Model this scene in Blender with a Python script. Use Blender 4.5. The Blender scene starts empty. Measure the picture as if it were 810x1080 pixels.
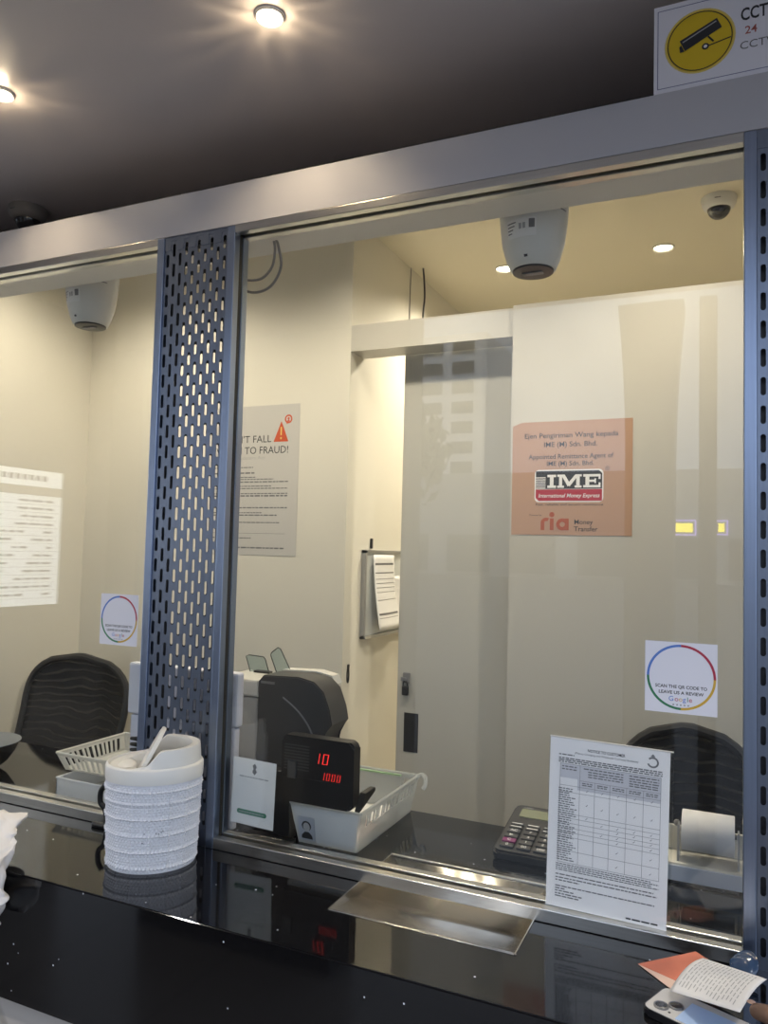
import bpy, bmesh, math, random
from mathutils import Vector, Matrix, Euler, noise
random.seed(7)
PI = math.pi
sc = bpy.context.scene
COL = sc.collection

# ------------------------------------------------------------------ materials
def _nt(name):
    m = bpy.data.materials.new(name)
    m.use_nodes = True
    nt = m.node_tree
    return m, nt, nt.nodes['Principled BSDF'], nt.nodes['Material Output']

def mat(name, col, rough=.5, metal=0., var=.0, scale=8., bump=0., bscale=60., stretch=None, emit=None, estr=0., coat=0., spec=.5, trans=0., alpha=1.):
    m, nt, p, out = _nt(name)
    N, L = nt.nodes, nt.links
    p.inputs['Base Color'].default_value = (*col, 1)
    p.inputs['Roughness'].default_value = rough
    p.inputs['Metallic'].default_value = metal
    p.inputs['Specular IOR Level'].default_value = spec
    p.inputs['Coat Weight'].default_value = coat
    p.inputs['Transmission Weight'].default_value = trans
    p.inputs['Alpha'].default_value = alpha
    if emit:
        p.inputs['Emission Color'].default_value = (*emit, 1)
        p.inputs['Emission Strength'].default_value = estr
    tc = N.new('ShaderNodeTexCoord')
    mp = N.new('ShaderNodeMapping')
    L.new(tc.outputs['Object'], mp.inputs['Vector'])
    if stretch:
        mp.inputs['Scale'].default_value = stretch
    if var > 0:
        nz = N.new('ShaderNodeTexNoise'); nz.inputs['Scale'].default_value = scale; nz.inputs['Detail'].default_value = 4
        L.new(mp.outputs[0], nz.inputs['Vector'])
        mx = N.new('ShaderNodeMix'); mx.data_type = 'RGBA'
        mx.inputs['A'].default_value = (*[c * (1 - var) for c in col], 1)
        mx.inputs['B'].default_value = (*[min(1, c * (1 + var)) for c in col], 1)
        L.new(nz.outputs['Fac'], mx.inputs['Factor'])
        L.new(mx.outputs['Result'], p.inputs['Base Color'])
    if bump > 0:
        nb = N.new('ShaderNodeTexNoise'); nb.inputs['Scale'].default_value = bscale; nb.inputs['Detail'].default_value = 3
        L.new(mp.outputs[0], nb.inputs['Vector'])
        bp = N.new('ShaderNodeBump'); bp.inputs['Strength'].default_value = bump; bp.inputs['Distance'].default_value = .01
        L.new(nb.outputs['Fac'], bp.inputs['Height'])
        L.new(bp.outputs[0], p.inputs['Normal'])
    return m

def glass_mat(name, tint=(.95, .96, .95), ior=1.5):
    m, nt, p, out = _nt(name)
    N, L = nt.nodes, nt.links
    N.remove(p)
    t = N.new('ShaderNodeBsdfTransparent'); t.inputs[0].default_value = (*tint, 1)
    g = N.new('ShaderNodeBsdfGlossy'); g.inputs['Roughness'].default_value = 0.0
    g.inputs[0].default_value = (1, 1, 1, 1)
    f = N.new('ShaderNodeFresnel'); f.inputs[0].default_value = ior
    ge = N.new('ShaderNodeNewGeometry')
    io = N.new('ShaderNodeMapRange'); io.inputs['To Min'].default_value = ior; io.inputs['To Max'].default_value = 1 / ior
    L.new(ge.outputs['Backfacing'], io.inputs[0]); L.new(io.outputs[0], f.inputs[0])
    mx = N.new('ShaderNodeMixShader')
    L.new(f.outputs[0], mx.inputs[0]); L.new(t.outputs[0], mx.inputs[1]); L.new(g.outputs[0], mx.inputs[2])
    L.new(mx.outputs[0], out.inputs[0])
    return m

def sheer_mat(name, col, rough, alpha):
    """translucent plastic: part transparent, part diffuse/translucent"""
    m, nt, p, out = _nt(name)
    N, L = nt.nodes, nt.links
    p.inputs['Base Color'].default_value = (*col, 1); p.inputs['Roughness'].default_value = rough
    t = N.new('ShaderNodeBsdfTransparent'); t.inputs[0].default_value = (.97, .98, .98, 1)
    tr = N.new('ShaderNodeBsdfTranslucent'); tr.inputs[0].default_value = (*col, 1)
    a = N.new('ShaderNodeMixShader'); a.inputs[0].default_value = .4
    L.new(p.outputs[0], a.inputs[1]); L.new(tr.outputs[0], a.inputs[2])
    b = N.new('ShaderNodeMixShader'); b.inputs[0].default_value = alpha
    L.new(t.outputs[0], b.inputs[1]); L.new(a.outputs[0], b.inputs[2])
    L.new(b.outputs[0], out.inputs[0])
    return m

def granite_mat():
    m, nt, p, out = _nt('black_granite')
    N, L = nt.nodes, nt.links
    tc = N.new('ShaderNodeTexCoord')
    v = N.new('ShaderNodeTexVoronoi'); v.inputs['Scale'].default_value = 75
    L.new(tc.outputs['Object'], v.inputs['Vector'])
    lt = N.new('ShaderNodeMath'); lt.operation = 'LESS_THAN'; lt.inputs[1].default_value = .13
    L.new(v.outputs['Distance'], lt.inputs[0])
    sx = N.new('ShaderNodeSeparateColor'); L.new(v.outputs['Color'], sx.inputs[0])
    gt = N.new('ShaderNodeMath'); gt.operation = 'GREATER_THAN'; gt.inputs[1].default_value = .955
    L.new(sx.outputs[0], gt.inputs[0])
    mu = N.new('ShaderNodeMath'); mu.operation = 'MULTIPLY'
    L.new(lt.outputs[0], mu.inputs[0]); L.new(gt.outputs[0], mu.inputs[1])
    nz = N.new('ShaderNodeTexNoise'); nz.inputs['Scale'].default_value = 260
    L.new(tc.outputs['Object'], nz.inputs['Vector'])
    cr = N.new('ShaderNodeValToRGB')
    cr.color_ramp.elements[0].position = .5; cr.color_ramp.elements[0].color = (.004, .004, .005, 1)
    cr.color_ramp.elements[1].position = .85; cr.color_ramp.elements[1].color = (.014, .014, .016, 1)
    L.new(nz.outputs['Fac'], cr.inputs[0])
    mx = N.new('ShaderNodeMix'); mx.data_type = 'RGBA'
    L.new(mu.outputs[0], mx.inputs['Factor']); L.new(cr.outputs[0], mx.inputs['A'])
    mx.inputs['B'].default_value = (.75, .78, .85, 1)
    L.new(mx.outputs['Result'], p.inputs['Base Color'])
    p.inputs['Roughness'].default_value = .06
    return m

def marble_mat():
    m, nt, p, out = _nt('marble')
    N, L = nt.nodes, nt.links
    tc = N.new('ShaderNodeTexCoord')
    mp = N.new('ShaderNodeMapping'); mp.inputs['Rotation'].default_value = (0, .7, .3); L.new(tc.outputs['Object'], mp.inputs[0])
    w = N.new('ShaderNodeTexWave'); w.inputs['Scale'].default_value = 1.6; w.inputs['Distortion'].default_value = 9; w.inputs['Detail'].default_value = 4
    L.new(mp.outputs[0], w.inputs['Vector'])
    cr = N.new('ShaderNodeValToRGB')
    cr.color_ramp.elements[0].position = .0; cr.color_ramp.elements[0].color = (.36, .33, .29, 1)
    cr.color_ramp.elements[1].position = .07; cr.color_ramp.elements[1].color = (.50, .46, .42, 1)
    L.new(w.outputs['Fac'], cr.inputs[0]); L.new(cr.outputs[0], p.inputs['Base Color'])
    p.inputs['Roughness'].default_value = .2
    return m

def tile_mat(name, a, mortar, size):
    m, nt, p, out = _nt(name)
    N, L = nt.nodes, nt.links
    tc = N.new('ShaderNodeTexCoord')
    b = N.new('ShaderNodeTexBrick'); b.offset = 0; b.inputs['Scale'].default_value = 1
    b.inputs['Brick Width'].default_value = size; b.inputs['Row Height'].default_value = size
    b.inputs['Mortar Size'].default_value = .004
    b.inputs['Color1'].default_value = (*a, 1); b.inputs['Color2'].default_value = (*[c * .93 for c in a], 1); b.inputs['Mortar'].default_value = (*mortar, 1)
    L.new(tc.outputs['Object'], b.inputs['Vector']); L.new(b.outputs['Color'], p.inputs['Base Color'])
    p.inputs['Roughness'].default_value = .25
    return m

def mesh_fabric_mat():
    m, nt, p, out = _nt('chair_mesh')
    N, L = nt.nodes, nt.links
    p.inputs['Base Color'].default_value = (.012, .012, .014, 1); p.inputs['Roughness'].default_value = .7
    tc = N.new('ShaderNodeTexCoord')
    w = N.new('ShaderNodeTexWave'); w.inputs['Scale'].default_value = 11; w.inputs['Distortion'].default_value = 9; w.inputs['Detail'].default_value = 1
    w.inputs['Detail Scale'].default_value = .6; w.bands_direction = 'Z'
    L.new(tc.outputs['Object'], w.inputs['Vector'])
    mr = N.new('ShaderNodeMapRange'); mr.inputs['From Min'].default_value = .62; mr.inputs['To Min'].default_value = 1.0; mr.inputs['To Max'].default_value = .76
    L.new(w.outputs['Fac'], mr.inputs[0])
    t = N.new('ShaderNodeBsdfTransparent')
    mx = N.new('ShaderNodeMixShader')
    L.new(mr.outputs[0], mx.inputs[0]); L.new(t.outputs[0], mx.inputs[1]); L.new(p.outputs[0], mx.inputs[2])
    L.new(mx.outputs[0], out.inputs[0])
    return m

M = dict(
    cream=mat('cream_wall', (.78, .745, .655), .6, var=.05, scale=2.2, bump=.05, bscale=40),
    cream_ceil=mat('cream_ceiling', (.76, .70, .55), .5, var=.03, scale=2),
    sidewall=mat('outer_wall_paint', (.16, .15, .14), .6),
    panel=mat('partition_laminate', (.60, .575, .515), .35, var=.03, scale=1.4),
    door=mat('door_laminate', (.54, .53, .49), .4, var=.03, scale=2),
    beam=mat('white_aluminium_panel', (.52, .51, .54), .38, var=.02, scale=3),
    soffit=mat('grey_soffit', (.80, .77, .74), .6),
    darkceil=mat('dark_gloss_ceiling', (.62, .56, .545), .36, var=.06, scale=1.6, bump=.05, bscale=5),
    darkwall=mat('dark_recess', (.05, .045, .042), .6),
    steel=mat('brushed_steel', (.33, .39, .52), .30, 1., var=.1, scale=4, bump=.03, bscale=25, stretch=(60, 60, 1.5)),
    steelx=mat('brushed_steel_rail', (.66, .64, .60), .28, 1., var=.12, scale=4, bump=.035, bscale=25, stretch=(1.5, 60, 60)),
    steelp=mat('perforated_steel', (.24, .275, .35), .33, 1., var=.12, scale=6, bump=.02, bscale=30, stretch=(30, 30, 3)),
    traysteel=mat('tray_steel', (.60, .57, .52), .25, 1., var=.08, scale=4, bump=.03, bscale=25, stretch=(1.5, 60, 60)),
    groove=mat('dark_gasket', (.03, .027, .022), .5),
    granite=granite_mat(), marble=marble_mat(),
    glass=glass_mat('window_glass'),
    acrylic=glass_mat('clear_acrylic', (.985, .99, .99), 1.45),
    guide=glass_mat('smoky_guide', (.80, .87, .87), 1.5),
    white=mat('white_plastic', (.80, .79, .76), .38),
    binwhite=mat('bin_white_plastic', (.76, .765, .80), .45),
    binlid=mat('bin_lid_plastic', (.82, .80, .74), .32),
    cooler=mat('white_box_plastic', (.70, .72, .84), .4),
    paper=mat('paper', (.88, .87, .87), .7, var=.02, scale=5),
    roll=mat('thermal_paper', (.80, .80, .84), .55),
    lilac=mat('sticker_paper', (.86, .85, .92), .5),
    ink=mat('ink', (.03, .03, .035), .6), greyink=mat('grey_ink', (.18, .18, .19), .6), lightink=mat('pale_ink', (.42, .42, .43), .6),
    maroonink=mat('marker_ink', (.45, .12, .10), .6), black=mat('black_plastic', (.012, .012, .014), .32, bump=.03, bscale=300),
    blackmatt=mat('black_matt_plastic', (.022, .022, .024), .5), dkgrey=mat('dark_grey_plastic', (.055, .055, .058), .4),
    grey=mat('grey_plastic', (.36, .36, .36), .45), midgrey=mat('mid_grey_plastic', (.22, .22, .23), .45),
    rubber=mat('rubber', (.015, .015, .015), .7), lens=mat('smoked_dome', (.015, .015, .018), .06, coat=.6),
    orange=mat('orange_print', (.50, .305, .205), .5), orangelogo=mat('orange_logo', (.44, .095, .035), .5), red=mat('red_print', (.45, .02, .04), .45),
    warn=mat('warning_orange', (.62, .10, .035), .5), poster=mat('poster_paper', (.60, .58, .55), .45),
    yellow=mat('sign_yellow', (.80, .56, .02), .45), yellowdk=mat('sign_yellow_rim', (.82, .64, .18), .45), blueink=mat('blue_ink', (.12, .13, .30), .5),
    gblue=mat('ring_blue', (.10, .22, .62), .5), gred=mat('ring_red', (.48, .03, .07), .5), gyel=mat('ring_yellow', (.70, .43, .05), .5), ggrn=mat('ring_green', (.04, .22, .10), .5),
    green=mat('green_bar', (.06, .24, .15), .5),
    basket=sheer_mat('clear_basket_plastic', (.80, .82, .82), .3, .55), basketw=sheer_mat('milky_basket_plastic', (.74, .74, .72), .35, .82),
    milky=sheer_mat('milky_box_plastic', (.80, .82, .86), .35, .9),
    key=mat('key_plastic', (.06, .06, .063), .4), keyp=mat('purple_key', (.22, .03, .15), .4), keytxt=mat('key_print', (.8, .8, .8), .5), lcd=mat('lcd', (.26, .28, .19), .2),
    digit=mat('red_digit', (.1, 0, 0), .4, emit=(1., .035, .03), estr=1.5), cable=mat('grey_cable', (.30, .29, .29), .5), blackcable=mat('black_cable', (.01, .01, .01), .5),
    lamp=mat('lamp_lens', (1, 1, 1), .4, emit=(1., .86, .62), estr=26.), lampin=mat('lamp_lens_inside', (1, 1, 1), .4, emit=(1., .9, .68), estr=14.),
    trimw=mat('lamp_trim', (.75, .72, .66), .35), fabric=mat('seat_fabric', (.015, .015, .017), .85), chairmesh=mesh_fabric_mat(),
    cloth=mat('white_cloth', (.78, .75, .72), .8, var=.05, scale=6), note=mat('orange_banknote', (.66, .20, .12), .6, var=.25, scale=18), notepale=mat('banknote_pale', (.74, .52, .42), .6),
    skin=mat('skin', (.20, .115, .075), .5, var=.08, scale=30), sleeve=mat('sleeve', (.05, .06, .09), .8),
    phone=mat('phone_back', (.62, .60, .57), .25), bluepack=mat('blue_film', (.03, .06, .12), .15, coat=.5), lightblue=mat('light_blue_card', (.45, .60, .85), .4),
    bronze=mat('grey_metal', (.25, .25, .26), .4, .8), whiteboard=mat('board_face', (.62, .64, .63), .3), alu=mat('alu_frame', (.45, .46, .48), .35, .9),
    paving=tile_mat('floor_tiles', (.24, .225, .21), (.13, .125, .12), .6), asphalt=mat('asphalt', (.075, .075, .078), .9, var=.2, scale=3),
    palefacade=mat('pale_facade', (.82, .82, .80), .8, var=.04, scale=.2),
    facade=mat('grey_facade', (.34, .36, .38), .8, var=.05, scale=.2), winglass=mat('dark_window', (.04, .05, .06), .2), bark=mat('bark', (.08, .06, .05), .9), leaf=mat('leaf', (.035, .06, .03), .8, var=.3, scale=2),
    column=mat('column_paint', (.12, .11, .10), .7), screen=mat('screen_glow', (.1, .1, .1), .3, emit=(.93, .97, 1.), estr=3.4), screentxt=mat('screen_text', (.2, .2, .22), .5), tan=mat('screen_tan', (.1, .1, .1), .4, emit=(.75, .66, .5), estr=1.2),
    signy=mat('sign_glow_yellow', (.2, .2, 0), .4, emit=(1, .85, .02), estr=9.), signp=mat('sign_glow_purple', (.1, .05, .2), .4, emit=(.45, .35, .9), estr=5.),
    gridgrey=mat('table_grey', (.62, .62, .66), .7),
)
M['skyblue'] = M['lightblue']

# ------------------------------------------------------------------ builders
ORIG = {}          # parent name -> world origin for parts written in world coordinates

class MB:
    def __init__(s): s.bm = bmesh.new()
    def box(s, x0, x1, y0, y1, z0, z1, bev=0, seg=2):
        r = bmesh.ops.create_cube(s.bm, size=1)
        vs = r['verts']
        for v in vs:
            v.co = Vector(((x0 + x1) / 2 + v.co.x * (x1 - x0), (y0 + y1) / 2 + v.co.y * (y1 - y0), (z0 + z1) / 2 + v.co.z * (z1 - z0)))
        if bev:
            es = list({e for v in vs for e in v.link_edges})
            bmesh.ops.bevel(s.bm, geom=es, offset=bev, segments=seg, affect='EDGES', profile=.5)
        return s
    def lathe(s, prof, n=32, c=(0, 0, 0), sx=1, sy=1, caps=True, axis='Z'):
        rings = []
        for r, z in prof:
            ring = []
            for i in range(n):
                a = 2 * PI * i / n
                p = (r * sx * math.cos(a), r * sy * math.sin(a), z)
                if axis == 'X': p = (p[2], p[0], p[1])
                elif axis == 'Y': p = (p[0], p[2], p[1])
                ring.append(s.bm.verts.new(Vector(p) + Vector(c)))
            rings.append(ring)
        for a, b in zip(rings, rings[1:]):
            for i in range(n):
                j = (i + 1) % n
                s.bm.faces.new((a[i], a[j], b[j], b[i]))
        if caps:
            for ring in (rings[0], rings[-1]):
                try: s.bm.faces.new(ring)
                except ValueError: pass
        return s
    def tube(s, pts, r, n=10):
        pts = [Vector(p) for p in pts]
        rings = []
        up = None
        for i, p in enumerate(pts):
            t = (pts[min(i + 1, len(pts) - 1)] - pts[max(i - 1, 0)]).normalized()
            if up is None:
                up = t.orthogonal().normalized()
            up = (up - t * up.dot(t)).normalized()
            w = t.cross(up)
            rr = r[i] if isinstance(r, (list, tuple)) else r
            rings.append([s.bm.verts.new(p + (up * math.cos(2 * PI * k / n) + w * math.sin(2 * PI * k / n)) * rr) for k in range(n)])
        for a, b in zip(rings, rings[1:]):
            for k in range(n):
                j = (k + 1) % n
                s.bm.faces.new((a[k], a[j], b[j], b[k]))
        s.bm.faces.new(rings[0]); s.bm.faces.new(rings[-1])
        return s
    def prism(s, poly, d0, d1, axis='Y', bev=0):
        """poly of 2D points; axis Y: (x,z), X: (y,z), Z: (x,y)"""
        def mk(p, d):
            if axis == 'Y': return (p[0], d, p[1])
            if axis == 'X': return (d, p[0], p[1])
            return (p[0], p[1], d)
        a = [s.bm.verts.new(mk(p, d0)) for p in poly]
        b = [s.bm.verts.new(mk(p, d1)) for p in poly]
        n = len(poly)
        fs = [s.bm.faces.new(a), s.bm.faces.new(b[::-1])]
        for i in range(n):
            j = (i + 1) % n
            s.bm.faces.new((a[j], a[i], b[i], b[j]))
        if bev:
            es = [e for f in fs for e in f.edges]
            bmesh.ops.bevel(s.bm, geom=list(set(es)), offset=bev, segments=2, affect='EDGES')
        return s
    def grid(s, fn, nu, nv, closeu=False):
        vs = [[s.bm.verts.new(fn(u / (nu if closeu else nu - 1), v / (nv - 1))) for u in range(nu)] for v in range(nv)]
        for v in range(nv - 1):
            for u in range(nu if closeu else nu - 1):
                w = (u + 1) % nu
                s.bm.faces.new((vs[v][u], vs[v][w], vs[v + 1][w], vs[v + 1][u]))
        return s
    def build(s, name, m, parent=None, smooth=False, world=True):
        bmesh.ops.recalc_face_normals(s.bm, faces=s.bm.faces)
        me = bpy.data.meshes.new(name)
        o = bpy.data.objects.new(name, me)
        if parent is not None and world and parent.name in ORIG:
            bmesh.ops.translate(s.bm, verts=s.bm.verts, vec=-ORIG[parent.name])
        s.bm.to_mesh(me); s.bm.free()
        if smooth:
            for p in me.polygons: p.use_smooth = True
            try:
                me.set_sharp_from_angle(angle=math.radians(40))
            except Exception: pass
        me.materials.append(m)
        COL.objects.link(o)
        if parent is not None:
            o.parent = parent
            if parent.name in ORIG: ORIG[o.name] = ORIG[parent.name]
        return o

def tag(o, label, cat, group=None):
    o['label'] = label; o['category'] = cat
    if group: o['group'] = group
    return o

def thing(name, label, cat, loc=(0, 0, 0), rot=(0, 0, 0), group=None, world=True):
    o = bpy.data.objects.new(name, None)
    o.empty_display_size = .05
    COL.objects.link(o)
    o.location = loc; o.rotation_euler = rot
    if world: ORIG[o.name] = Vector(loc)
    return tag(o, label, cat, group)

def struct(o): o['kind'] = 'structure'; return o

def dup(root, loc, label, rot=None, group=None):
    def cp(o, parent=None):
        c = o.copy(); COL.objects.link(c)
        if parent: c.parent = parent
        for ch in list(o.children): cp(ch, c)
        return c
    r = cp(root); r.location = loc
    if rot is not None: r.rotation_euler = rot
    r['label'] = label
    if group: r['group'] = group
    return r

def rrect(x0, x1, z0, z1, r, n=5):
    pts = []
    for cx, cz, a0 in ((x1 - r, z1 - r, 0), (x0 + r, z1 - r, 90), (x0 + r, z0 + r, 180), (x1 - r, z0 + r, 270)):
        for i in range(n + 1):
            a = math.radians(a0 + 90 * i / n)
            pts.append((cx + r * math.cos(a), cz + r * math.sin(a)))
    return pts

def text_bm(bm, body, x, z, h, y=0., width=None, align='LEFT', bold=0., shear=0., ext=.00012, flip=False):
    """letters of height h lying in the local x-z plane, facing -y"""
    cu = bpy.data.curves.new('t', 'FONT')
    cu.body = body; cu.size = 1.; cu.align_x = align; cu.offset = bold; cu.shear = shear
    cu.resolution_u = 3
    o = bpy.data.objects.new('t', cu); COL.objects.link(o)
    dg = bpy.context.evaluated_depsgraph_get(); dg.update()
    me = bpy.data.meshes.new_from_object(o.evaluated_get(dg))
    bpy.data.objects.remove(o); bpy.data.curves.remove(cu)
    if not me.vertices: return
    xs = [v.co.x for v in me.vertices]; ys = [v.co.y for v in me.vertices]
    cap = .72
    k = h / cap
    kx = k if width is None else width / (max(xs) - min(xs))
    vs = [bm.verts.new((x + v.co.x * kx, y - ext, z + v.co.y * k)) for v in me.vertices]
    for p in me.polygons:
        try: bm.faces.new([vs[i] for i in p.vertices])
        except ValueError: pass
    bpy.data.meshes.remove(me)

def lettering(parent, items, m, y, name='lettering'):
    for it in items:
        b = MB(); text_bm(b.bm, y=y, **it)
        o = b.build(name, m, parent, world=False)
    return o

def print_quads(parent, rects, m, y, name='printing', t=.0002):
    b = MB()
    for (x0, x1, z0, z1) in rects:
        vs = [b.bm.verts.new(p) for p in ((x0, y - t, z0), (x1, y - t, z0), (x1, y - t, z1), (x0, y - t, z1))]
        b.bm.faces.new(vs)
    return b.build(name, m, parent, world=False)

def strokes(x0, x1, z, h, rnd, gap=.12):
    """an unreadable line of small print as broken strokes"""
    out = []; x = x0
    while x < x1:
        w = rnd.uniform(1.5, 5) * h
        out.append((x, min(x + w, x1), z, z + h)); x += w + h * .7
    return out

def sheet(name, label, cat, w, h, m, loc, rot=(0, 0, 0), t=.0006, group=None, poly=None):
    """flat sheet, local x 0..w, z 0..h, front at y=-t"""
    b = MB()
    if poly: b.prism(poly, -t, 0)
    else: b.box(0, w, -t, 0, 0, h)
    o = b.build(name, m)
    o.location = loc; o.rotation_euler = rot
    return tag(o, label, cat, group)

# ------------------------------------------------------------------ setting
CT = .95                       # counter top height
struct(MB().box(-6, 4, -2.1, .42, -.1, 0).build('floor', M['paving']))
struct(MB().box(-2.8, 1.3, .42, 3.4, -.1, 0).build('floor.001', tile_mat('booth_tiles', (.62, .58, .50), (.35, .33, .3), .6)))
struct(MB().box(-60, 60, -140, -2.1, -.25, -.12).build('ground', M['asphalt']))
struct(MB().box(-6, 4, -1.72, .40, 2.65, 2.72).build('ceiling', M['darkceil']))
struct(MB().box(-2.8, 1.3, .40, 3.4, 2.855, 2.95).build('ceiling.001', M['cream_ceil']))
struct(MB().box(-6, 4, .38, .40, 2.47, 2.95).build('wall_front', M['darkwall']))
struct(MB().box(-2.72, -2.58, .10, 3.3, 0, 2.855).build('wall_left', M['cream']))
struct(MB().box(-2.58, -1.295, 1.12, 3.3, 0, 2.855).build('wall_inner_left', M['cream']))
struct(MB().box(-6, -2.72, .40, .50, 0, 2.95).build('wall_outer_left', M['sidewall']))
struct(MB().box(1.3, 4, .40, .50, 0, 2.95).build('wall_outer_right', M['sidewall']))
struct(MB().box(1.2, 1.3, .10, 3.3, 0, 2.855).build('wall_right', M['cream']))
struct(MB().box(-2.72, 1.3, 3.3, 3.4, 0, 2.855).build('wall_back', M['cream']))
struct(MB().box(-.674, 1.2, 1.10, 1.15, 0, 2.442).build('wall_partition', M['panel']))
struct(MB().box(-1.295, -.674, 1.12, 1.235, 2.342, 2.440).build('trim_1', M['panel']))
# white box beam over the windows, with its soffit and stepped roof
b = MB().box(-6, 4, 0, .145, 2.328, 2.424)
b.box(-6, 4, .145, .40, 2.45, 2.47)
struct(b.build('trim_2', M['beam']))
struct(MB().box(-6, 4, .054, .145, 2.312, 2.328).build('trim_3', M['soffit']))
# side wall outside, carrying the rate board
struct(MB().box(-2.30, -1.37, -1.98, -1.80, 0, 3.0).build('wall_street', M['column']))
struct(MB().box(-6, -2.95, -1.98, -1.80, 0, 3.0).build('wall_street.001', M['column']))
struct(MB().box(-2.82, -2.72, -1.35, -.30, 0, 2.65).build('wall_side', M['sidewall']))
# sliding door
d = struct(MB().box(-1.128, -.50, 1.245, 1.285, .01, 2.36, .002).build('door_1', M['door']))
h = MB().box(-1.097, -1.041, 1.2435, 1.246, .873, 1.014, .0004).build('flush_pull', M['blackmatt'], d)
hp = MB().box(-1.104, -1.076, 1.238, 1.246, 1.122, 1.160, .003)
hp.box(-1.112, -1.09, 1.236, 1.244, 1.128, 1.142, .002)
hp = hp.build('hasp', M['midgrey'], d)
pk = MB().box(-1.103, -1.078, 1.226, 1.240, 1.078, 1.112, .004)
pk.tube([(-1.099, 1.233, 1.108), (-1.099, 1.233, 1.122), (-1.095, 1.233, 1.128), (-1.087, 1.233, 1.128), (-1.083, 1.233, 1.122), (-1.083, 1.233, 1.108)], .0028, 8)
pk.build('padlock', M['blackmatt'], d)
# striker on the jamb wall
st = MB()
st.tube([(-1.2935, 1.166 + .007 * math.cos(a), 1.143 + .028 * math.sin(a)) for a in [i * PI / 10 for i in range(21)]], .003, 8)
st.box(-1.2955, -1.289, 1.160, 1.172, 1.166, 1.182, .002)
tag(st.build('door_striker', M['black']), 'small black oval latch keeper on the doorway jamb', 'latch')

# ------------------------------------------------------------------ counter
ctr = thing('service_counter', 'black speckled granite counter running under both steel framed windows', 'counter', (-1.2, 0, 0))
b = MB()
TX0, TX1, TY0, TY1 = -.667, -.320, -.130, .150    # tray opening
b.box(-2.575, TX0, TY0, .44, CT - .03, CT)
b.box(TX1, 1.15, TY0, .44, CT - .03, CT)
b.box(TX0, TX1, TY1, .44, CT - .03, CT)
q = MB(); q.box(-2.575, 1.15, -.28, TY0, CT - .03, CT)
bmesh.ops.bevel(q.bm, geom=[e for e in q.bm.edges if all(v.co.y < -.27 and v.co.z > CT - .01 for v in e.verts) and abs(e.verts[0].co.x - e.verts[1].co.x) > 1], offset=.0025, segments=3, affect='EDGES')
tmp = bpy.data.meshes.new('t'); q.bm.to_mesh(tmp); q.bm.free(); b.bm.from_mesh(tmp); bpy.data.meshes.remove(tmp)
b.build('worktop', M['granite'], ctr)
MB().box(-2.575, 1.15, -.28, -.255, .707, CT - .03).build('fascia', M['granite'], ctr)
MB().box(-2.575, 1.15, -.252, -.225, 0.0, CT - .0305).build('base_panel', M['marble'], ctr)
# cash tray: bent stainless scoop under the glass
tr = thing('cash_tray', 'brushed stainless scoop tray let into the black counter under the glass', 'tray', ((TX0 + TX1) / 2, 0, CT - .04))
prof = [(-.133, CT + .0012), (-.126, CT + .0005)]
for i in range(1, 13):
    t = i / 12
    prof.append((-.126 + .085 * t, CT - .015 * math.sin(t * PI / 2) ** 1.0))
prof.append((-.005, CT - .024))
prof += [(.07, CT - .024), (.105, CT - .022), (.130, CT - .014), (.147, CT - .002), (.153, CT + .0012)]
b = MB()
rows = [[b.bm.verts.new((x, y, z)) for (y, z) in prof] for x in (TX0 + .002, TX1 - .002)]
for i in range(len(prof) - 1):
    b.bm.faces.new((rows[0][i], rows[0][i + 1], rows[1][i + 1], rows[1][i]))
o = b.build('pan', M['traysteel'], tr, smooth=True)
o.modifiers.new('s', 'SOLIDIFY').thickness = .0012
for x in (TX0, TX1):
    s0 = 1 if x == TX0 else -1
    b = MB().prism([(y, z) for y, z in prof] + [(.153, CT + .0022), (-.133, CT + .0022)], x, x + s0 * .002, axis='X')
    b.build('side_plate', M['traysteel'], tr)
MB().box(TX0 + .002, TX1 - .002, .150, .156, CT, CT + .004, .001).build('rear_lip', M['traysteel'], tr)

# ------------------------------------------------------------------ perforated steel columns
def perforated(bm, x0, ncol, pitch, z0, z1, y, phase, skip=0, w=.0082, hh=.031, pz=.0476):
    a, B = hh / 2 - w * .42, hh / 2
    W, Hh = pitch / 2, pz / 2
    for c in range(ncol):
        xc = x0 + (c + .5) * pitch
        off = (pz / 2 if (c + phase) % 2 else 0.)
        if c < skip:
            vs = [bm.verts.new(p) for p in ((xc - W, y, z0), (xc + W, y, z0), (xc + W, y, z1), (xc - W, y, z1))]
            bm.faces.new(vs); continue
        z = z0 + off + .012
        vs = [bm.verts.new(p) for p in ((xc - W, y, z0), (xc + W, y, z0), (xc + W, y, z), (xc - W, y, z))]
        bm.faces.new(vs)
        while z + pz < z1:
            zc = z + Hh
            hx = w / 2
            inn = [(hx, -a), (hx, a), (hx * .7, a + (B - a) * .7), (0, B), (-hx * .7, a + (B - a) * .7), (-hx, a), (-hx, -a), (-hx * .7, -a - (B - a) * .7), (0, -B), (hx * .7, -a - (B - a) * .7)]
            out = [(W, -a), (W, a), (W, Hh), (0, Hh), (-W, Hh), (-W, a), (-W, -a), (-W, -Hh), (0, -Hh), (W, -Hh)]
            vi = [bm.verts.new((xc + p[0], y, zc + p[1])) for p in inn]
            vo = [bm.verts.new((xc + p[0], y, zc + p[1])) for p in out]
            for i in range(10):
                j = (i + 1) % 10
                bm.faces.new((vo[i], vo[j], vi[j], vi[i]))
            z += pz
        vs = [bm.verts.new(p) for p in ((xc - W, y, z), (xc + W, y, z), (xc + W, y, z1), (xc - W, y, z1))]
        bm.faces.new(vs)

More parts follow.
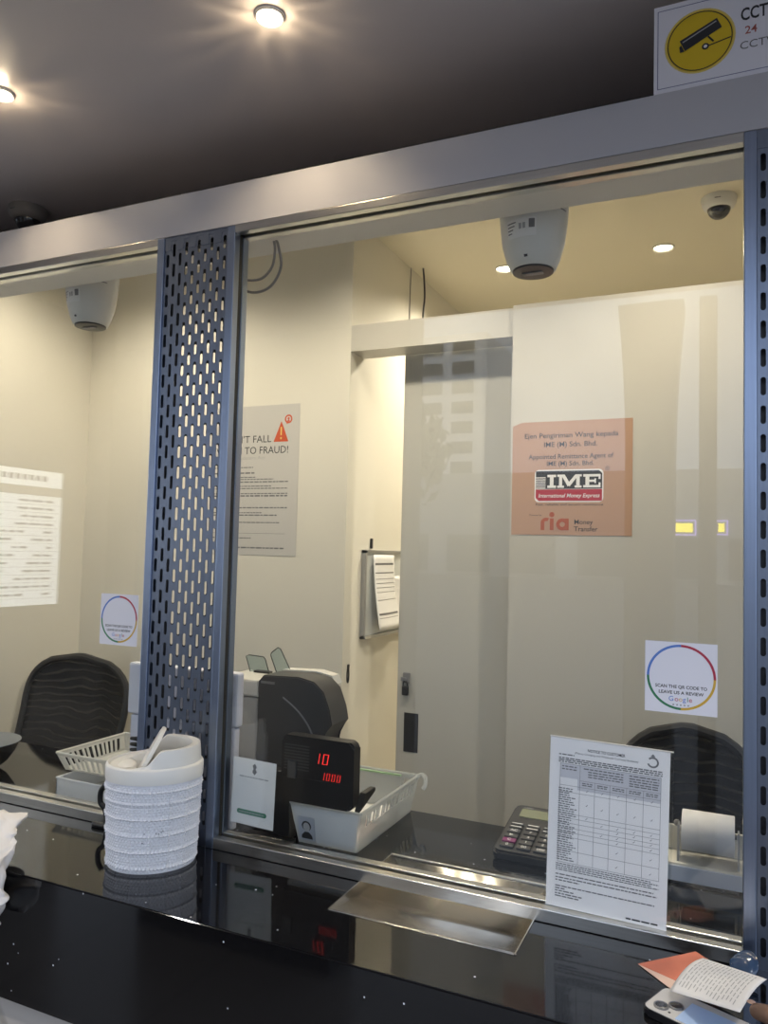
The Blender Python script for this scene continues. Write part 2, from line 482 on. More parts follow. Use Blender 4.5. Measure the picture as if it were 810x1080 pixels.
def column(x0, label):
    t = thing('perforated_column', label, 'column', (x0 + .11, .03, CT))
    z0, z1 = CT, 2.327
    MB().box(x0, x0 + .020, 0, .056, z0, z1, .0015).build('edge_bar', M['steel'], t)
    MB().box(x0 + .201, x0 + .221, 0, .021, z0, z1, .0015).build('edge_bar', M['steel'], t)
    MB().box(x0 + .2005, x0 + .2185, .021, .036, z0, z1).build('gasket', M['groove'], t)
    MB().box(x0 + .201, x0 + .221, .036, .056, z0, z1, .0015).build('rear_bar', M['steel'], t)
    b = MB(); perforated(b.bm, x0 + .0205, 10, .018, z0, z1, .004, 0)
    o = b.build('front_sheet', M['steelp'], t); o.modifiers.new('s', 'SOLIDIFY').thickness = -.0012
    b = MB(); perforated(b.bm, x0 + .0205, 10, .018, z0, z1, .026, 1, skip=2)
    o = b.build('rear_sheet', M['dkgrey'], t); o.modifiers.new('s', 'SOLIDIFY').thickness = -.0012
    return t
XL = -1.242
colL = column(XL, 'perforated steel column between the two windows, behind the white bin')
colR = column(.017, 'perforated steel column cut off by the right edge of the photo')

# ------------------------------------------------------------------ windows: rails and panes
def window(n, x0, x1):
    b = MB()
    w = thing('window_%d' % n, 'steel framed counter window', 'window', ((x0 + x1) / 2, .02, CT)); del w['label']; del w['category']
    w['kind'] = 'structure'
    def rail(nm, z0, z1, zg0, zg1):
        b = MB().box(x0, x1, 0, .020, z0, z1, .0015)
        b.box(x0, x1, .036, .056, z0, z1, .0015)
        b.build(nm, M['steelx'], w)
        MB().box(x0, x1, .020, .036, zg0, zg1).build('gasket', M['groove'], w)
    rail('bottom_rail', CT + .0005, CT + .024, CT + .006, CT + .017)
    rail('top_rail', 2.310, 2.3275, 2.318, 2.3275)
    MB().box(x0 - .004, x1 + .004, .025, .031, CT + .0172, 2.3178).build('glass', M['glass'], w)
    return w
window(1, -2.50, XL)
window(2, XL + .221, .017)

# ------------------------------------------------------------------ flat prints
rnd = random.Random(3)
# warning sign on the beam ledge
sg = sheet('warning_sign', 'white warning sign with yellow camera disc standing on the white beam', 'sign', .36, .161, M['lilac'], (-.129, .006, 2.4245), t=.004)
print_quads(sg, [(.006, .36, .0085, .0097), (.006, .36, .1513, .1525), (.006, .0072, .009, .152)], M['blueink'], -.004, 'border')
def disc_poly(cx, cz, r, n=40): return [(cx + r * math.cos(2 * PI * i / n), cz + r * math.sin(2 * PI * i / n)) for i in range(n)]
def flat_poly(parent, polys, m, y, name, t=.0002, step=0.):
    b = MB()
    for i, p in enumerate(polys):
        b.bm.faces.new([b.bm.verts.new((x, y - t - i * step, z)) for x, z in p])
    return b.build(name, m, parent, world=False)
def ring_poly(cx, cz, r0, r1, a0=0, a1=360, n=48):
    out = []
    for i in range(n):
        a = math.radians(a0 + (a1 - a0) * i / n); c = math.radians(a0 + (a1 - a0) * (i + 1) / n)
        out.append([(cx + r1 * math.cos(a), cz + r1 * math.sin(a)), (cx + r1 * math.cos(c), cz + r1 * math.sin(c)), (cx + r0 * math.cos(c), cz + r0 * math.sin(c)), (cx + r0 * math.cos(a), cz + r0 * math.sin(a))])
    return out
dx, dz = .0755, .0815
flat_poly(sg, [disc_poly(dx, dz, .0575)], M['yellowdk'], -.004, 'disc_rim')
flat_poly(sg, [disc_poly(dx, dz, .0545)], M['yellow'], -.0042, 'disc')
flat_poly(sg, ring_poly(dx, dz, .0510, .0528), M['ink'], -.0044, 'disc_outline')
def rot2(pts, a, c):
    ca, sa = math.cos(a), math.sin(a)
    return [(c[0] + x * ca - z * sa, c[1] + x * sa + z * ca) for x, z in pts]
cc = (dx + .002, dz + .0105); an = math.radians(24)
flat_poly(sg, [rot2([(-.033, -.011), (.033, -.009), (.033, .011), (-.033, .011)], an, cc), rot2([(-.041, -.009), (-.034, -.011), (-.034, .003), (-.038, .001)], an, cc),
               rot2([(.004, -.012), (.007, -.012), (.007, -.026), (.004, -.026)], an + .25, cc)], M['ink'], -.0046, 'camera_symbol')
flat_poly(sg, [[(dx + .014, dz - .0135), (dx + .050, dz - .0065), (dx + .050, dz - .0045), (dx + .014, dz - .0115)]] + ring_poly(dx + .0095, dz - .0125, .0028, .0058), M['ink'], -.0047, 'camera_arm')
flat_poly(sg, [disc_poly(dx + .0095, dz - .0125, .0029, 16)], M['paper'], -.0048, 'arm_joint')
flat_poly(sg, [rot2([(-.030, .0045), (.030, .0055), (.030, .0075), (-.030, .0065)], an, cc)], M['lightink'], -.0048, 'camera_highlight')
lettering(sg, [dict(body='CCTV', x=.1405, z=.100, h=.022, width=.054, bold=.02)], M['ink'], -.0042)
lettering(sg, [dict(body='24', x=.147, z=.075, h=.014, bold=.01)], M['maroonink'], -.0042)
lettering(sg, [dict(body='CCTV', x=.139, z=.049, h=.014, width=.052, bold=.0)], M['greyink'], -.0042)

# agent poster on the partition
IMEW, IMEH = .384, .372
pst = sheet('agent_poster', 'orange square remittance agent poster on the grey partition wall', 'poster', IMEW, IMEH, M['orange'], (-.668, 1.0995, 1.669), t=.0008, poly=[(0, 0), (IMEW, 0), (IMEW, IMEH), (.03, IMEH), (0, IMEH - .012)])
y = -.0008
lettering(pst, [dict(body='Ejen Pengiriman Wang kepada', x=.19, z=.318, h=.0165, width=.300, align='CENTER', bold=.012), dict(body='IME (M) Sdn. Bhd.', x=.19, z=.288, h=.0165, width=.170, align='CENTER', bold=.012),
                dict(body='Appointed Remittance Agent of', x=.19, z=.249, h=.0155, width=.272, align='CENTER', bold=.012), dict(body='IME (M) Sdn. Bhd.', x=.19, z=.226, h=.015, width=.150, align='CENTER', bold=.012),
                dict(body='Money', x=.205, z=.036, h=.0155, bold=.012), dict(body='Transfer', x=.205, z=.0135, h=.0155, bold=.012), dict(body='\u00ae', x=.301, z=.208, h=.013)], M['ink'], y)
lettering(pst, [dict(body='Fast, reliable and secure remittance', x=.188, z=.096, h=.0075, width=.215, align='CENTER', bold=.012), dict(body='Powered by', x=.060, z=.062, h=.006)], M['ink'], y, 'small_lettering')
flat_poly(pst, [rrect(.076, .296, .107, .213, .014)], M['paper'], y, 'logo_border')
def cutrect(x0, x1, z0, z1, r):
    return rrect(x0, x1, z0, z1, r)
flat_poly(pst, [[(.080, .150), (.292, .150), (.292, .199), (.282, .209), (.080, .209)]], M['ink'], y - .0003, 'logo_black')
flat_poly(pst, [[(.080, .1485), (.080, .121), (.090, .111), (.292, .111), (.292, .1485)]], M['red'], y - .0003, 'logo_red')
print_quads(pst, [(.080, .112, .1515 + i * .0068, .1515 + i * .0068 + .0032) for i in range(6)], M['paper'], y - .0005, 'logo_stripes')
def R(x0, x1, z0, z1): return [(x0, z0), (x1, z0), (x1, z1), (x0, z1)]
z0, z1 = .1535, .1965
S = [R(.118, .146, z0, z0 + .008), R(.118, .146, z1 - .008, z1), R(.126, .138, z0, z1)]
S += [R(.150, .172, z0, z0 + .007), R(.156, .166, z0, z1), R(.150, .168, z1 - .007, z1), [(.162, z1), (.174, z1), (.192, z0 + .012), (.184, z0 + .004)], [(.220, z1), (.208, z1), (.182, z0 + .012), (.190, z0 + .004)],
      R(.206, .228, z0, z0 + .007), R(.211, .222, z0, z1), R(.210, .228, z1 - .007, z1)]
S += [R(.233, .287, z0, z0 + .008), R(.240, .252, z0, z1), R(.233, .287, z1 - .008, z1), R(.252, .270, z0 + .018, z0 + .025), R(.281, .287, z0, z0 + .016), R(.281, .287, z1 - .016, z1), R(.268, .273, z0 + .014, z0 + .029)]
flat_poly(pst, S, M['paper'], y - .0006, 'logo_letters', step=2e-5)
lettering(pst, [dict(body='International Money Express', x=.186, z=.1225, h=.0125, width=.196, align='CENTER', bold=.012, shear=.25)], M['paper'], y - .0008, 'logo_strapline')
# rounded orange lower-case wordmark
rp = []
rp += [R(.098, .110, .016, .044)] + ring_poly(.116, .038, .0075, .0185, 60, 180, 14)
rp += [R(.128, .140, .016, .054)] + [disc_poly(.134, .0665, .0085, 20)]
rp += ring_poly(.168, .035, .0085, .0195, 0, 360, 30) + [R(.1765, .1885, .016, .054)]
flat_poly(pst, rp, M['orangelogo'], y - .0004, 'wordmark', step=1e-5)

# fraud poster on the inner left wall
FW, FH = .420, .585
fp = sheet('fraud_poster', 'pale grey fraud warning poster with orange triangle on the cream wall', 'poster', FW, FH, M['poster'], (-1.925, 1.1195, 1.575), t=.0008)
lettering(fp, [dict(body="DON'T FALL", x=.295, z=.440, h=.029, width=.225, align='RIGHT'), dict(body='VICTIM TO FRAUD!', x=.375, z=.396, h=.029, width=.335, align='RIGHT')], M['ink'], -.0008)
lettering(fp, [dict(body='Fraudsters Act', x=.270, z=.374, h=.014, width=.150, align='RIGHT')], M['lightink'], -.0008, 'subtitle')
flat_poly(fp, [[(.305, .440), (.372, .440), (.3385, .520)]], M['warn'], -.0008, 'warning_triangle')
flat_poly(fp, [R(.3355, .3415, .465, .497), disc_poly(.3385, .4535, .0040, 14)], M['yellowdk'], -.0011, 'exclamation_mark')
flat_poly(fp, ring_poly(.370, .527, .011, .017), M['warn'], -.0008, 'badge')
flat_poly(fp, [disc_poly(.370, .529, .005, 14), [(.362, .517), (.378, .517), (.370, .526)], [(.360, .507), (.370, .511), (.364, .517)]], M['warn'], -.0009, 'badge_figure')
rc = []
for zz, x1, hh in ((.341, .215, .004), (.318, .222, .006), (.302, .23, .004), (.294, .31, .004), (.283, .376, .005), (.267, .30, .004), (.258, .376, .004), (.238, .375, .004), (.228, .375, .006), (.182, .375, .005), (.163, .26, .004), (.153, .33, .005), (.125, .345, .004)):
    rc += strokes(.03, x1, zz, hh, rnd)
rc += [(.03, .37, .084, .0852)] + strokes(.03, .215, .064, .004, rnd) + strokes(.03, .37, .0255, .006, rnd)
print_quads(fp, rc, M['greyink'], -.0008, 'small_print')

# round review stickers on the panes
def review(name, label, loc):
    w, h = .116, .121
    s = sheet(name, label, 'sticker', w, h, M['lilac'], loc, t=.0004, group='review stickers on the glass')
    y = -.0004; c = (.0585, .0615)
    flat_poly(s, ring_poly(*c, .0515, .0555, 90, 180, 24), M['gblue'], y, 'ring_blue')
    flat_poly(s, ring_poly(*c, .0515, .0555, 0, 90, 24), M['gred'], y, 'ring_red')
    flat_poly(s, ring_poly(*c, .0515, .0555, 270, 360, 24), M['gyel'], y, 'ring_yellow')
    flat_poly(s, ring_poly(*c, .0515, .0555, 180, 270, 24), M['ggrn'], y, 'ring_green')
    lettering(s, [dict(body='SCAN THE QR CODE TO', x=c[0], z=.0425, h=.0055, width=.083, align='CENTER', bold=.02), dict(body='LEAVE US A REVIEW', x=c[0], z=.0325, h=.0055, width=.072, align='CENTER', bold=.02)], M['ink'], y)
    x = .0385
    for ch, mm, w_ in (('G', 'gblue', .0098), ('o', 'gred', .0066), ('o', 'gyel', .0066), ('g', 'gblue', .0066), ('l', 'ggrn', .003), ('e', 'gred', .006)):
        lettering(s, [dict(body=ch, x=x, z=.0205, h=.0085)], M[mm], y, 'coloured_letter'); x += w_
    st = []
    for i in range(5):
        cx = .0465 + i * .006
        st.append([(cx + (.0019 if k % 2 == 0 else .0008) * math.sin(k * PI / 5), .0145 + (.0019 if k % 2 == 0 else .0008) * math.cos(k * PI / 5)) for k in range(10)])
    flat_poly(s, st, M['greyink'], y, 'stars')
    return s
review('review_sticker', 'square white review sticker with coloured ring, on the main pane by the right column', (-.138, .0248, 1.337))
rs = review('review_sticker', 'square white review sticker with coloured ring, on the left pane above the basket', (-1.392, .0248, 1.362))

# small payment card stuck inside the glass, bottom left of the main pane
pc = sheet('payment_card', 'small white card with green bar stuck inside the glass beside the column', 'card', .110, .141, M['paper'], (-1.001, .0335, 1.003), (0, math.radians(1.6), 0), t=.0005)
flat_poly(pc, [[(.050, .128), (.056, .133), (.061, .126), (.058, .121), (.062, .116), (.056, .108), (.050, .115), (.053, .121)]], M['greyink'], -.0005, 'emblem')
print_quads(pc, strokes(.018, .092, .101, .0028, rnd), M['lightink'], -.0005, 'small_print')
flat_poly(pc, [rrect(.016, .092, .022, .032, .0049)], M['green'], -.0005, 'green_bar')
print_quads(pc, strokes(.022, .086, .0258, .002, rnd), M['lightink'], -.0008, 'bar_print')

# customer notice in an acrylic holder leaning inside the glass
nt_ = thing('notice_holder', 'clear acrylic holder with printed customer notice standing on the rail against the main pane', 'notice', (-.306, .0165, CT + .0245), (0, math.radians(1.0), 0), world=False)
MB().box(0, .212, -.0022, -.0012, 0.0, .302, .0002).build('front_panel', M['acrylic'], nt_, world=False)
MB().box(0, .212, .0012, .0025, 0.0, .302, .0003).build('rear_panel', M['acrylic'], nt_, world=False)
MB().box(0, .212, -.0012, .0012, .0, .002).build('bottom_edge', M['acrylic'], nt_, world=False)
MB().box(0.001, .211, -.0012, .0024, .3005, .3022).build('top_edge', M['white'], nt_, world=False)
pp = MB().box(.002, .206, -.0004, .0004, .003, .3000).build('notice_paper', M['paper'], nt_, world=False)
y = -.0006
ZS = .3000 / .3145
print_quads(pp, [(.021, .192, .242, .268), (.052, .192, .222, .242)], M['gridgrey'], y + .0001, 'table_heading')
lettering(pp, [dict(body='NOTICE TO CUSTOMER', x=.100, z=.295, h=.0052, width=.064, align='CENTER', bold=.015), dict(body='(Money Changing and Wholesale Currency Business)', x=.100, z=.2885, h=.0034, width=.108, align='CENTER')], M['ink'], y)
flat_poly(pp, ring_poly(.178, .293, .0068, .0098, 200, 500, 20) + [[(.174, .303), (.182, .303), (.178, .308)]], M['greyink'], y, 'emblem')
vx = [.021, .052, .076, .100, .125, .1595 if False else .149, .192]
vx = [.021, .056, .082, .108, .136, .164, .192]
hz = [.268, .228, .216, .176, .168, .159, .150, .142, .133, .108, .086]
ln = [(x - .0003, x + .0003, hz[-1], hz[0]) for x in (vx[0], vx[1], vx[-1])] + [(x - .0003, x + .0003, hz[-1], .240) for x in vx[2:-1]] + [(vx[0], vx[-1], z - .0003, z + .0003) for z in hz] + [(vx[1], vx[-1], .2397, .2403)]
print_quads(pp, ln, M['greyink'], y, 'table_rules')
tx = []
tx += strokes(.018, .045, .2835, .0022, rnd)
for zz in (.277, .2735, .270): tx += strokes(.018, .194, zz, .0022, rnd)
for zz in (.262, .257): tx += strokes(.024, .050, zz, .0022, rnd)
for zz in (.262, .257, .2525, .248): tx += strokes(.070 if zz < .26 else .062, .130, zz, .0022, rnd)
for zz in (.262, .257, .2525, .248, .244): tx += strokes(.140, .189, zz, .0022, rnd)
for i in range(1, 6):
    for zz in (.235, .2315): tx += strokes(vx[i] + .004, vx[i + 1] - .004, zz, .002, rnd)
for k in range(33):
    zz = .221 - k * .0041
    tx += strokes(.019, .019 + rnd.uniform(.018, .034), zz, .0019, rnd)
for k in range(4): tx += strokes(.018, .18 + .012 * (k % 2), .0815 - k * .0036, .0018, rnd)
for zz, x1 in ((.062, .184), (.056, .190), (.051, .06), (.0405, .186), (.036, .035), (.0315, .052), (.0265, .065), (.022, .060)):
    tx += strokes(.018, x1, zz, .0022, rnd)
print_quads(pp, tx, M['greyink'], y, 'small_print')
tk = []
for i, rows_ in enumerate(((.222, .196, .172), (.222, .192, .163, .146), (.222, .19, .163, .155, .146, .137, .12, .095), (.222, .19, .163, .155, .146), (.222, .19, .163, .155, .146, .137, .12, .095))):
    for zz in rows_:
        cx = (vx[i + 1] + vx[i + 2]) / 2
        tk += [[(cx - .0018, zz), (cx - .0006, zz - .0016), (cx - .0002, zz - .001), (cx - .0016, zz + .0004)], [(cx - .0006, zz - .0016), (cx + .0022, zz + .0022), (cx + .0016, zz + .0024), (cx - .0008, zz - .0008)]]
for i in range(0, len(tk), 2): flat_poly(pp, tk[i:i + 2], M['ink'], y, 'tick_mark')
print_quads(pp, strokes(.140, .192, .0085, .0028, rnd), M['ink'], y, 'reference_line')
for c_ in pp.children: c_.scale.z = ZS

# ------------------------------------------------------------------ lamps and cameras
def downlight(name, label, loc, r, lensmat, energy, col, cone=150, group=None):
    t = thing(name, label, 'downlight', loc, group=group)
    x, y, z = loc
    MB().lathe([(r * 1.22, z), (r * 1.22, z - .004), (r * 1.10, z - .007), (r * .98, z - .004), (r * .92, z)], 32, (x, y, 0), caps=False).build('trim_ring', M['trimw'], t, True)
    MB().lathe([(r * .95, z - .0015), (.0001, z - .0022)], 32, (x, y, 0)).build('lens', lensmat, t, True)
    if energy:
        ld = bpy.data.lights.new('lamp', 'SPOT'); ld.energy = energy; ld.color = col; ld.spot_size = math.radians(cone); ld.spot_blend = .8; ld.shadow_soft_size = .035
        lo = bpy.data.objects.new('lamp', ld); COL.objects.link(lo); lo.location = (x, y, z - .03)
    return t
WARM = (1., .80, .52)
IN = (1., .885, .70)
downlight('ceiling_downlight', 'glowing recessed downlight in the dark ceiling above the main window', (-.832, -.172, 2.65), .024, M['lamp'], 8, WARM, 110, group='downlights in the dark ceiling')
downlight('ceiling_downlight', 'glowing recessed downlight in the dark ceiling at the left edge of the photo', (-1.56, -.189, 2.65), .024, M['lamp'], 8, WARM, 110, group='downlights in the dark ceiling')
for lb_, x in (('added fill downlight, unseen in the dark ceiling behind the viewer, towards the left wall', -2.17), ('added fill downlight, unseen in the dark ceiling behind the viewer, towards the right column', .46)):  # unseen second row, added to brighten the sign, notice, beam and bin
    downlight('ceiling_downlight', lb_, (x, -1.25, 2.65), .024, M['lamp'], 62, (1., .93, .86), 120, group='downlights in the dark ceiling')
gi = 'downlights in the cream ceiling'
downlight('ceiling_downlight', 'small recessed downlight in the cream ceiling beside the dome camera', (-.255, 1.82, 2.855), .036, M['lampin'], 50, IN, group=gi)
downlight('ceiling_downlight', 'recessed downlight in the cream ceiling, half hidden behind the white turret camera', (-.91, 1.822, 2.855), .036, M['lampin'], 75, IN, group=gi)
for x in (-2.05, -1.05, -.15):
    downlight('ceiling_downlight', 'recessed downlight in the cream ceiling above the booth, hidden behind the beam', (x, .56, 2.855), .036, M['lampin'], 42, IN, group=gi)
# faceted reflectors of the outside downlights spill uneven light onto their own ceiling
for x, yy in ((-.832, -.172), (-1.56, -.189)):
    ld = bpy.data.lights.new('lamp_glow', 'POINT'); ld.energy = .42; ld.color = WARM; ld.shadow_soft_size = .012
    ld.use_nodes = True
    nt = ld.node_tree; em = nt.nodes['Emission']
    tcn = nt.nodes.new('ShaderNodeTexCoord'); nzn = nt.nodes.new('ShaderNodeTexNoise'); nzn.inputs['Scale'].default_value = 5.5; nzn.inputs['Detail'].default_value = 5; nzn.inputs['Roughness'].default_value = .7
    rmp = nt.nodes.new('ShaderNodeMapRange'); rmp.inputs['From Min'].default_value = .42; rmp.inputs['From Max'].default_value = .72; rmp.inputs['To Min'].default_value = .15; rmp.inputs['To Max'].default_value = 3.0
    nt.links.new(tcn.outputs['Normal'], nzn.inputs['Vector']); nt.links.new(nzn.outputs['Fac'], rmp.inputs[0]); nt.links.new(rmp.outputs[0], em.inputs['Strength'])
    lo = bpy.data.objects.new('lamp_glow', ld); COL.objects.link(lo); lo.location = (x, yy, 2.65 - .034)

def dome(name, label, loc, s=1.):
    t = thing(name, label, 'camera', loc)
    x, y, z = loc
    MB().lathe([(.054 * s, z), (.055 * s, z - .004 * s), (.052 * s, z - .022 * s), (.046 * s, z - .034 * s), (.0385 * s, z - .038 * s)], 40, (x, y, 0)).build('housing', M['white'], t, True)
    MB().lathe([(.0365 * s * math.cos(a), z - .034 * s - .0365 * s * math.sin(a)) for a in [i * PI / 20 for i in range(0, 11)]], 32, (x, y, 0), caps=False).build('dome_cover', M['lens'], t, True)
    b = MB(); b.box(x - .012 * s, x + .006 * s, y - .0525 * s, y - .050 * s, z - .020 * s, z - .0175 * s)
    b.build('slot', M['dkgrey'], t)
    return t
dome('dome_camera', 'white dome camera with smoked bubble on the cream ceiling by the right column', (-.044, 1.44, 2.855), 1.06)
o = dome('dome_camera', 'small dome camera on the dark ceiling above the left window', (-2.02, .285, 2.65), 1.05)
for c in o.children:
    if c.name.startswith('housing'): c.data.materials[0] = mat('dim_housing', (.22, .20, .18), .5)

def turret(label, loc, s):
    x, y, z = loc            # z = top
    t = thing('turret_camera', label, 'camera', loc, group='white turret cameras')
    prof = [(.060, .032), (.060, .001), (.070, 0), (.0765, -.004), (.0765, -.040), (.0755, -.052), (.073, -.10), (.067, -.150), (.058, -.182), (.049, -.203), (.0455, -.205)]
    MB().lathe([(r * s, z + q * s) for r, q in prof], 48, (x, y, 0)).build('body', M['white'], t, True)
    MB().lathe([(.0445 * s, z - .2050 * s), (.0435 * s, z - .209 * s), (.001, z - .211 * s)], 40, (x, y, 0)).build('front_glass', M['black'], t, True)
    b = MB()
    b.box(x - .022 * s, x + .022 * s, y - .010 * s, y + .006 * s, z - .2125 * s, z - .2108 * s)
    b.build('lens_slot', M['midgrey'], t)
    def patch(a0, a1, q0, q1, m, nm, e=.0007):
        def fn(u, v):
            a = math.radians(a0 + (a1 - a0) * u); q = q0 + (q1 - q0) * v
            r = .0765
            for (ra, qa), (rb, qb) in zip(prof[3:], prof[4:]):
                if qb <= q <= qa: r = ra + (rb - ra) * (qa - q) / (qa - qb)
            return ((x + (r * s + e) * math.cos(a), y + (r * s + e) * math.sin(a), z + q * s))
        return MB().grid(fn, 10, 4).build(nm, m, t)
    lb = patch(-128, -72, -.152, -.114, M['paper'], 'label')
    for k in range(4): patch(-126, -108 - 3 * k, -.122 - k * .007, -.1195 - k * .007, M['greyink'], 'label_print', .0011).parent = lb
    patch(-85, -75, -.136, -.118, M['greyink'], 'label_square', .0011).parent = lb
    patch(-103, -98, -.136, -.124, M['lightink'], 'label_mark', .0011).parent = lb
    patch(-96, -91, -.136, -.124, M['lightink'], 'label_mark', .0011).parent = lb
    patch(-97, -89, -.192, -.187, M['ink'], 'status_slot')
    patch(-30, -12, -.092, -.089, M['midgrey'], 'vent_slot')
    return t
turret('white turret camera hanging above the main pane in front of the cream ceiling', (-.396, .2265, 2.424), 1.0)
turret('white turret camera hanging above the left pane over the mesh chair', (-1.676, .2265, 2.424), .97)

# cables
def spl(pts, n=8):
    P = [Vector(p) for p in pts]; out = []
    for i in range(len(P) - 1):
        p0, p1, p2, p3 = P[max(i - 1, 0)], P[i], P[i + 1], P[min(i + 2, len(P) - 1)]
        for k in range(n):
            t = k / n
            out.append(.5 * ((2 * p1) + (-p0 + p2) * t + (2 * p0 - 5 * p1 + 4 * p2 - p3) * t * t + (-p0 + 3 * p1 - 3 * p2 + p3) * t ** 3))
    out.append(P[-1]); return out
tag(MB().tube(spl([(-.960, .075, 2.314), (-.962, .09, 2.300), (-.967, .11, 2.262), (-1.00, .12, 2.224), (-1.047, .12, 2.214), (-1.09, .12, 2.236), (-1.12, .12, 2.29), (-1.12, .12, 2.313)]), .0032, 10).build('cable_loop', M['cable'], smooth=True),
    'outer of two grey cables looping down from the soffit beside the column', 'cable', 'looped cables under the soffit')
tag(MB().tube(spl([(-.968, .078, 2.314), (-.972, .09, 2.295), (-.985, .10, 2.262), (-1.015, .105, 2.240), (-1.055, .105, 2.240), (-1.09, .105, 2.258), (-1.105, .105, 2.313)]), .0032, 10).build('cable_loop', M['cable'], smooth=True),
    'inner of two grey cables looping down from the soffit beside the column', 'cable', 'looped cables under the soffit')
tag(MB().tube(spl([(-1.245, 1.698, 2.857), (-1.240, 1.70, 2.80), (-1.236, 1.70, 2.72), (-1.242, 1.70, 2.62), (-1.24, 1.70, 2.3), (-1.26, 1.72, 1.95)]), .0042, 10).build('hanging_cable', M['blackcable'], smooth=True),
    'short black cable hanging from the cream ceiling behind the door header', 'cable')
tag(MB().tube(spl([(-1.2925, 1.674, 2.857), (-1.2925, 1.668, 2.72), (-1.2925, 1.663, 2.5), (-1.2925, 1.66, 2.2)]), .0022, 8).build('wall_cable', M['cable'], smooth=True),
    'thin pale cable running down the cream wall above the door header', 'cable')

# notice board behind the doorway
nb = thing('notice_board', 'small metal framed board with paper clipped on the wall inside the doorway', 'board', (-1.29, 1.47, 1.44))
MB().box(-1.2945, -1.284, 1.266, 1.72, 1.275, 1.600).build('board_face', M['whiteboard'], nb)
for bx in ((-1.2945, -1.276, 1.258, 1.270, 1.266, 1.606), (-1.2945, -1.276, 1.716, 1.728, 1.266, 1.606), (-1.2945, -1.276, 1.258, 1.728, 1.594, 1.606), (-1.2945, -1.270, 1.258, 1.728, 1.266, 1.278)):
    MB().box(*bx, .001).build('frame_bar', M['alu'], nb)
for yy in (1.335, 1.66):
    tag(MB().box(-1.2948, -1.286, yy - .006, yy + .006, 1.612, 1.652, .002).build('wall_hook', M['black']), 'black hook on the doorway wall over the %s end of the notice board' % ('near' if yy < 1.5 else 'far'), 'hook', 'hooks over the notice board')
def curl(name, label, y0, y1, z0, z1, amp, x, m):
    def fn(u, v):
        yy = y0 + (y1 - y0) * u + .03 * (1 - v) * u
        return (x + amp * (1 - v) ** 2 + .006 * math.sin(u * 4 + v * 2) * (1 - v), yy, z0 + (z1 - z0) * v)
    o = MB().grid(fn, 12, 16).build(name, m, smooth=True)
    o.modifiers.new('s', 'SOLIDIFY').thickness = .0006
    return tag(o, label, 'paper', 'papers on the notice board')
a = curl('form_sheet', 'printed table form hanging in front on the small notice board', 1.318, 1.515, 1.296, 1.588, .034, -1.272, M['paper'])
curl('loose_sheet', 'plain sheet behind the printed form on the notice board', 1.45, 1.60, 1.30, 1.50, .016, -1.281, M['paper'])
for zz, hh in ((1.548, .008), (1.515, .004), (1.492, .002), (1.475, .002), (1.458, .002), (1.44, .002), (1.41, .002), (1.352, .008), (1.34, .002)):
    b = MB(); v = (zz - 1.296) / (1.588 - 1.296)
    yy0 = 1.336 + .0; yy1 = 1.505 + .03 * (1 - v)
    for k in range(8):
        u0 = k / 8; u1 = (k + 1) / 8
        def P(u, q):
            vv = (q - 1.296) / (1.588 - 1.296); uu = .06 + .88 * u
            return (-1.272 + .034 * (1 - vv) ** 2 + .006 * math.sin(uu * 4 + vv * 2) * (1 - vv) + .0012, 1.318 + .197 * uu + .03 * (1 - vv) * uu, q)
        b.bm.faces.new([b.bm.verts.new(P(u0, zz)), b.bm.verts.new(P(u1, zz)), b.bm.verts.new(P(u1, zz + hh)), b.bm.verts.new(P(u0, zz + hh))])
    b.build('table_rule', M['greyink'], a)

# ------------------------------------------------------------------ white woven desk bin
BX, BY = -1.098, -.104
bn = thing('desk_bin', 'white woven plastic bin with open swing lid on the black counter', 'bin', (BX, BY, CT), (0, 0, math.radians(36)), world=False)
RX, RY = .095, .082
def body(u, v):
    a = 2 * PI * u
    z = .001 + .174 * v
    k = .925 + .075 * v
    ripple = 0.
    zz = z / .0054
    off = .5 if int(zz) % 2 else 0.
    q = math.sin((u * 76 + off) * 2 * PI)
    w = abs(math.sin(zz * PI))
    ripple += .0030 * w * (.15 + .85 * max(0, q))
    for zb in (.010, .042, .074, .106, .136, .160):
        ripple += .0034 * math.exp(-((z - zb) / .0022) ** 2) * (.75 + .25 * math.sin(u * 150 * PI))
    for ub in range(16):
        d = abs((u * 16 - ub + 8) % 16 - 8)
        ripple += .0026 * math.exp(-(d / .05) ** 2) * (.5 + .5 * w)
    if v > .965 or v < .015: ripple *= .3
    return ((RX * k + ripple) * math.cos(a), (RY * k + ripple) * math.sin(a), z)
MB().grid(body, 304, 112, closeu=True).build('woven_body', M['binwhite'], bn, True, world=False)
MB().lathe([(.001, .002), (.922, .002), (.922, .0)], 64, sx=RX, sy=RY).build('base', M['binwhite'], bn, world=False)
def sm(x): x = max(0, min(1, x)); return x * x * (3 - 2 * x)
def ztop(a):
    x = math.cos(a)
    return .200 + .014 * sm((x + 1) / 1.4) + .026 * sm((x + .18) / .42)
prof = [(1.0, 0), (1.035, 0), (1.04, .006), (1.04, .026), (1.025, .029), (.985, .031)]
b = MB()
n = 96
rings = []
for r, z in prof: rings.append([b.bm.verts.new((RX * r * math.cos(2 * PI * i / n), RY * r * math.sin(2 * PI * i / n), .1745 + z)) for i in range(n)])
for r, dz_ in ((.96, -.004), (.945, 0), (.79, -.001), (.775, -.005), (.765, -.028), (.76, -.05)):
    rings.append([b.bm.verts.new((RX * r * math.cos(2 * PI * i / n), RY * r * math.sin(2 * PI * i / n), max(.1745 + .0, ztop(2 * PI * i / n) + dz_))) for i in range(n)])
for A, B_ in zip(rings, rings[1:]):
    for i in range(n):
        j = (i + 1) % n
        b.bm.faces.new((A[i], A[j], B_[j], B_[i]))
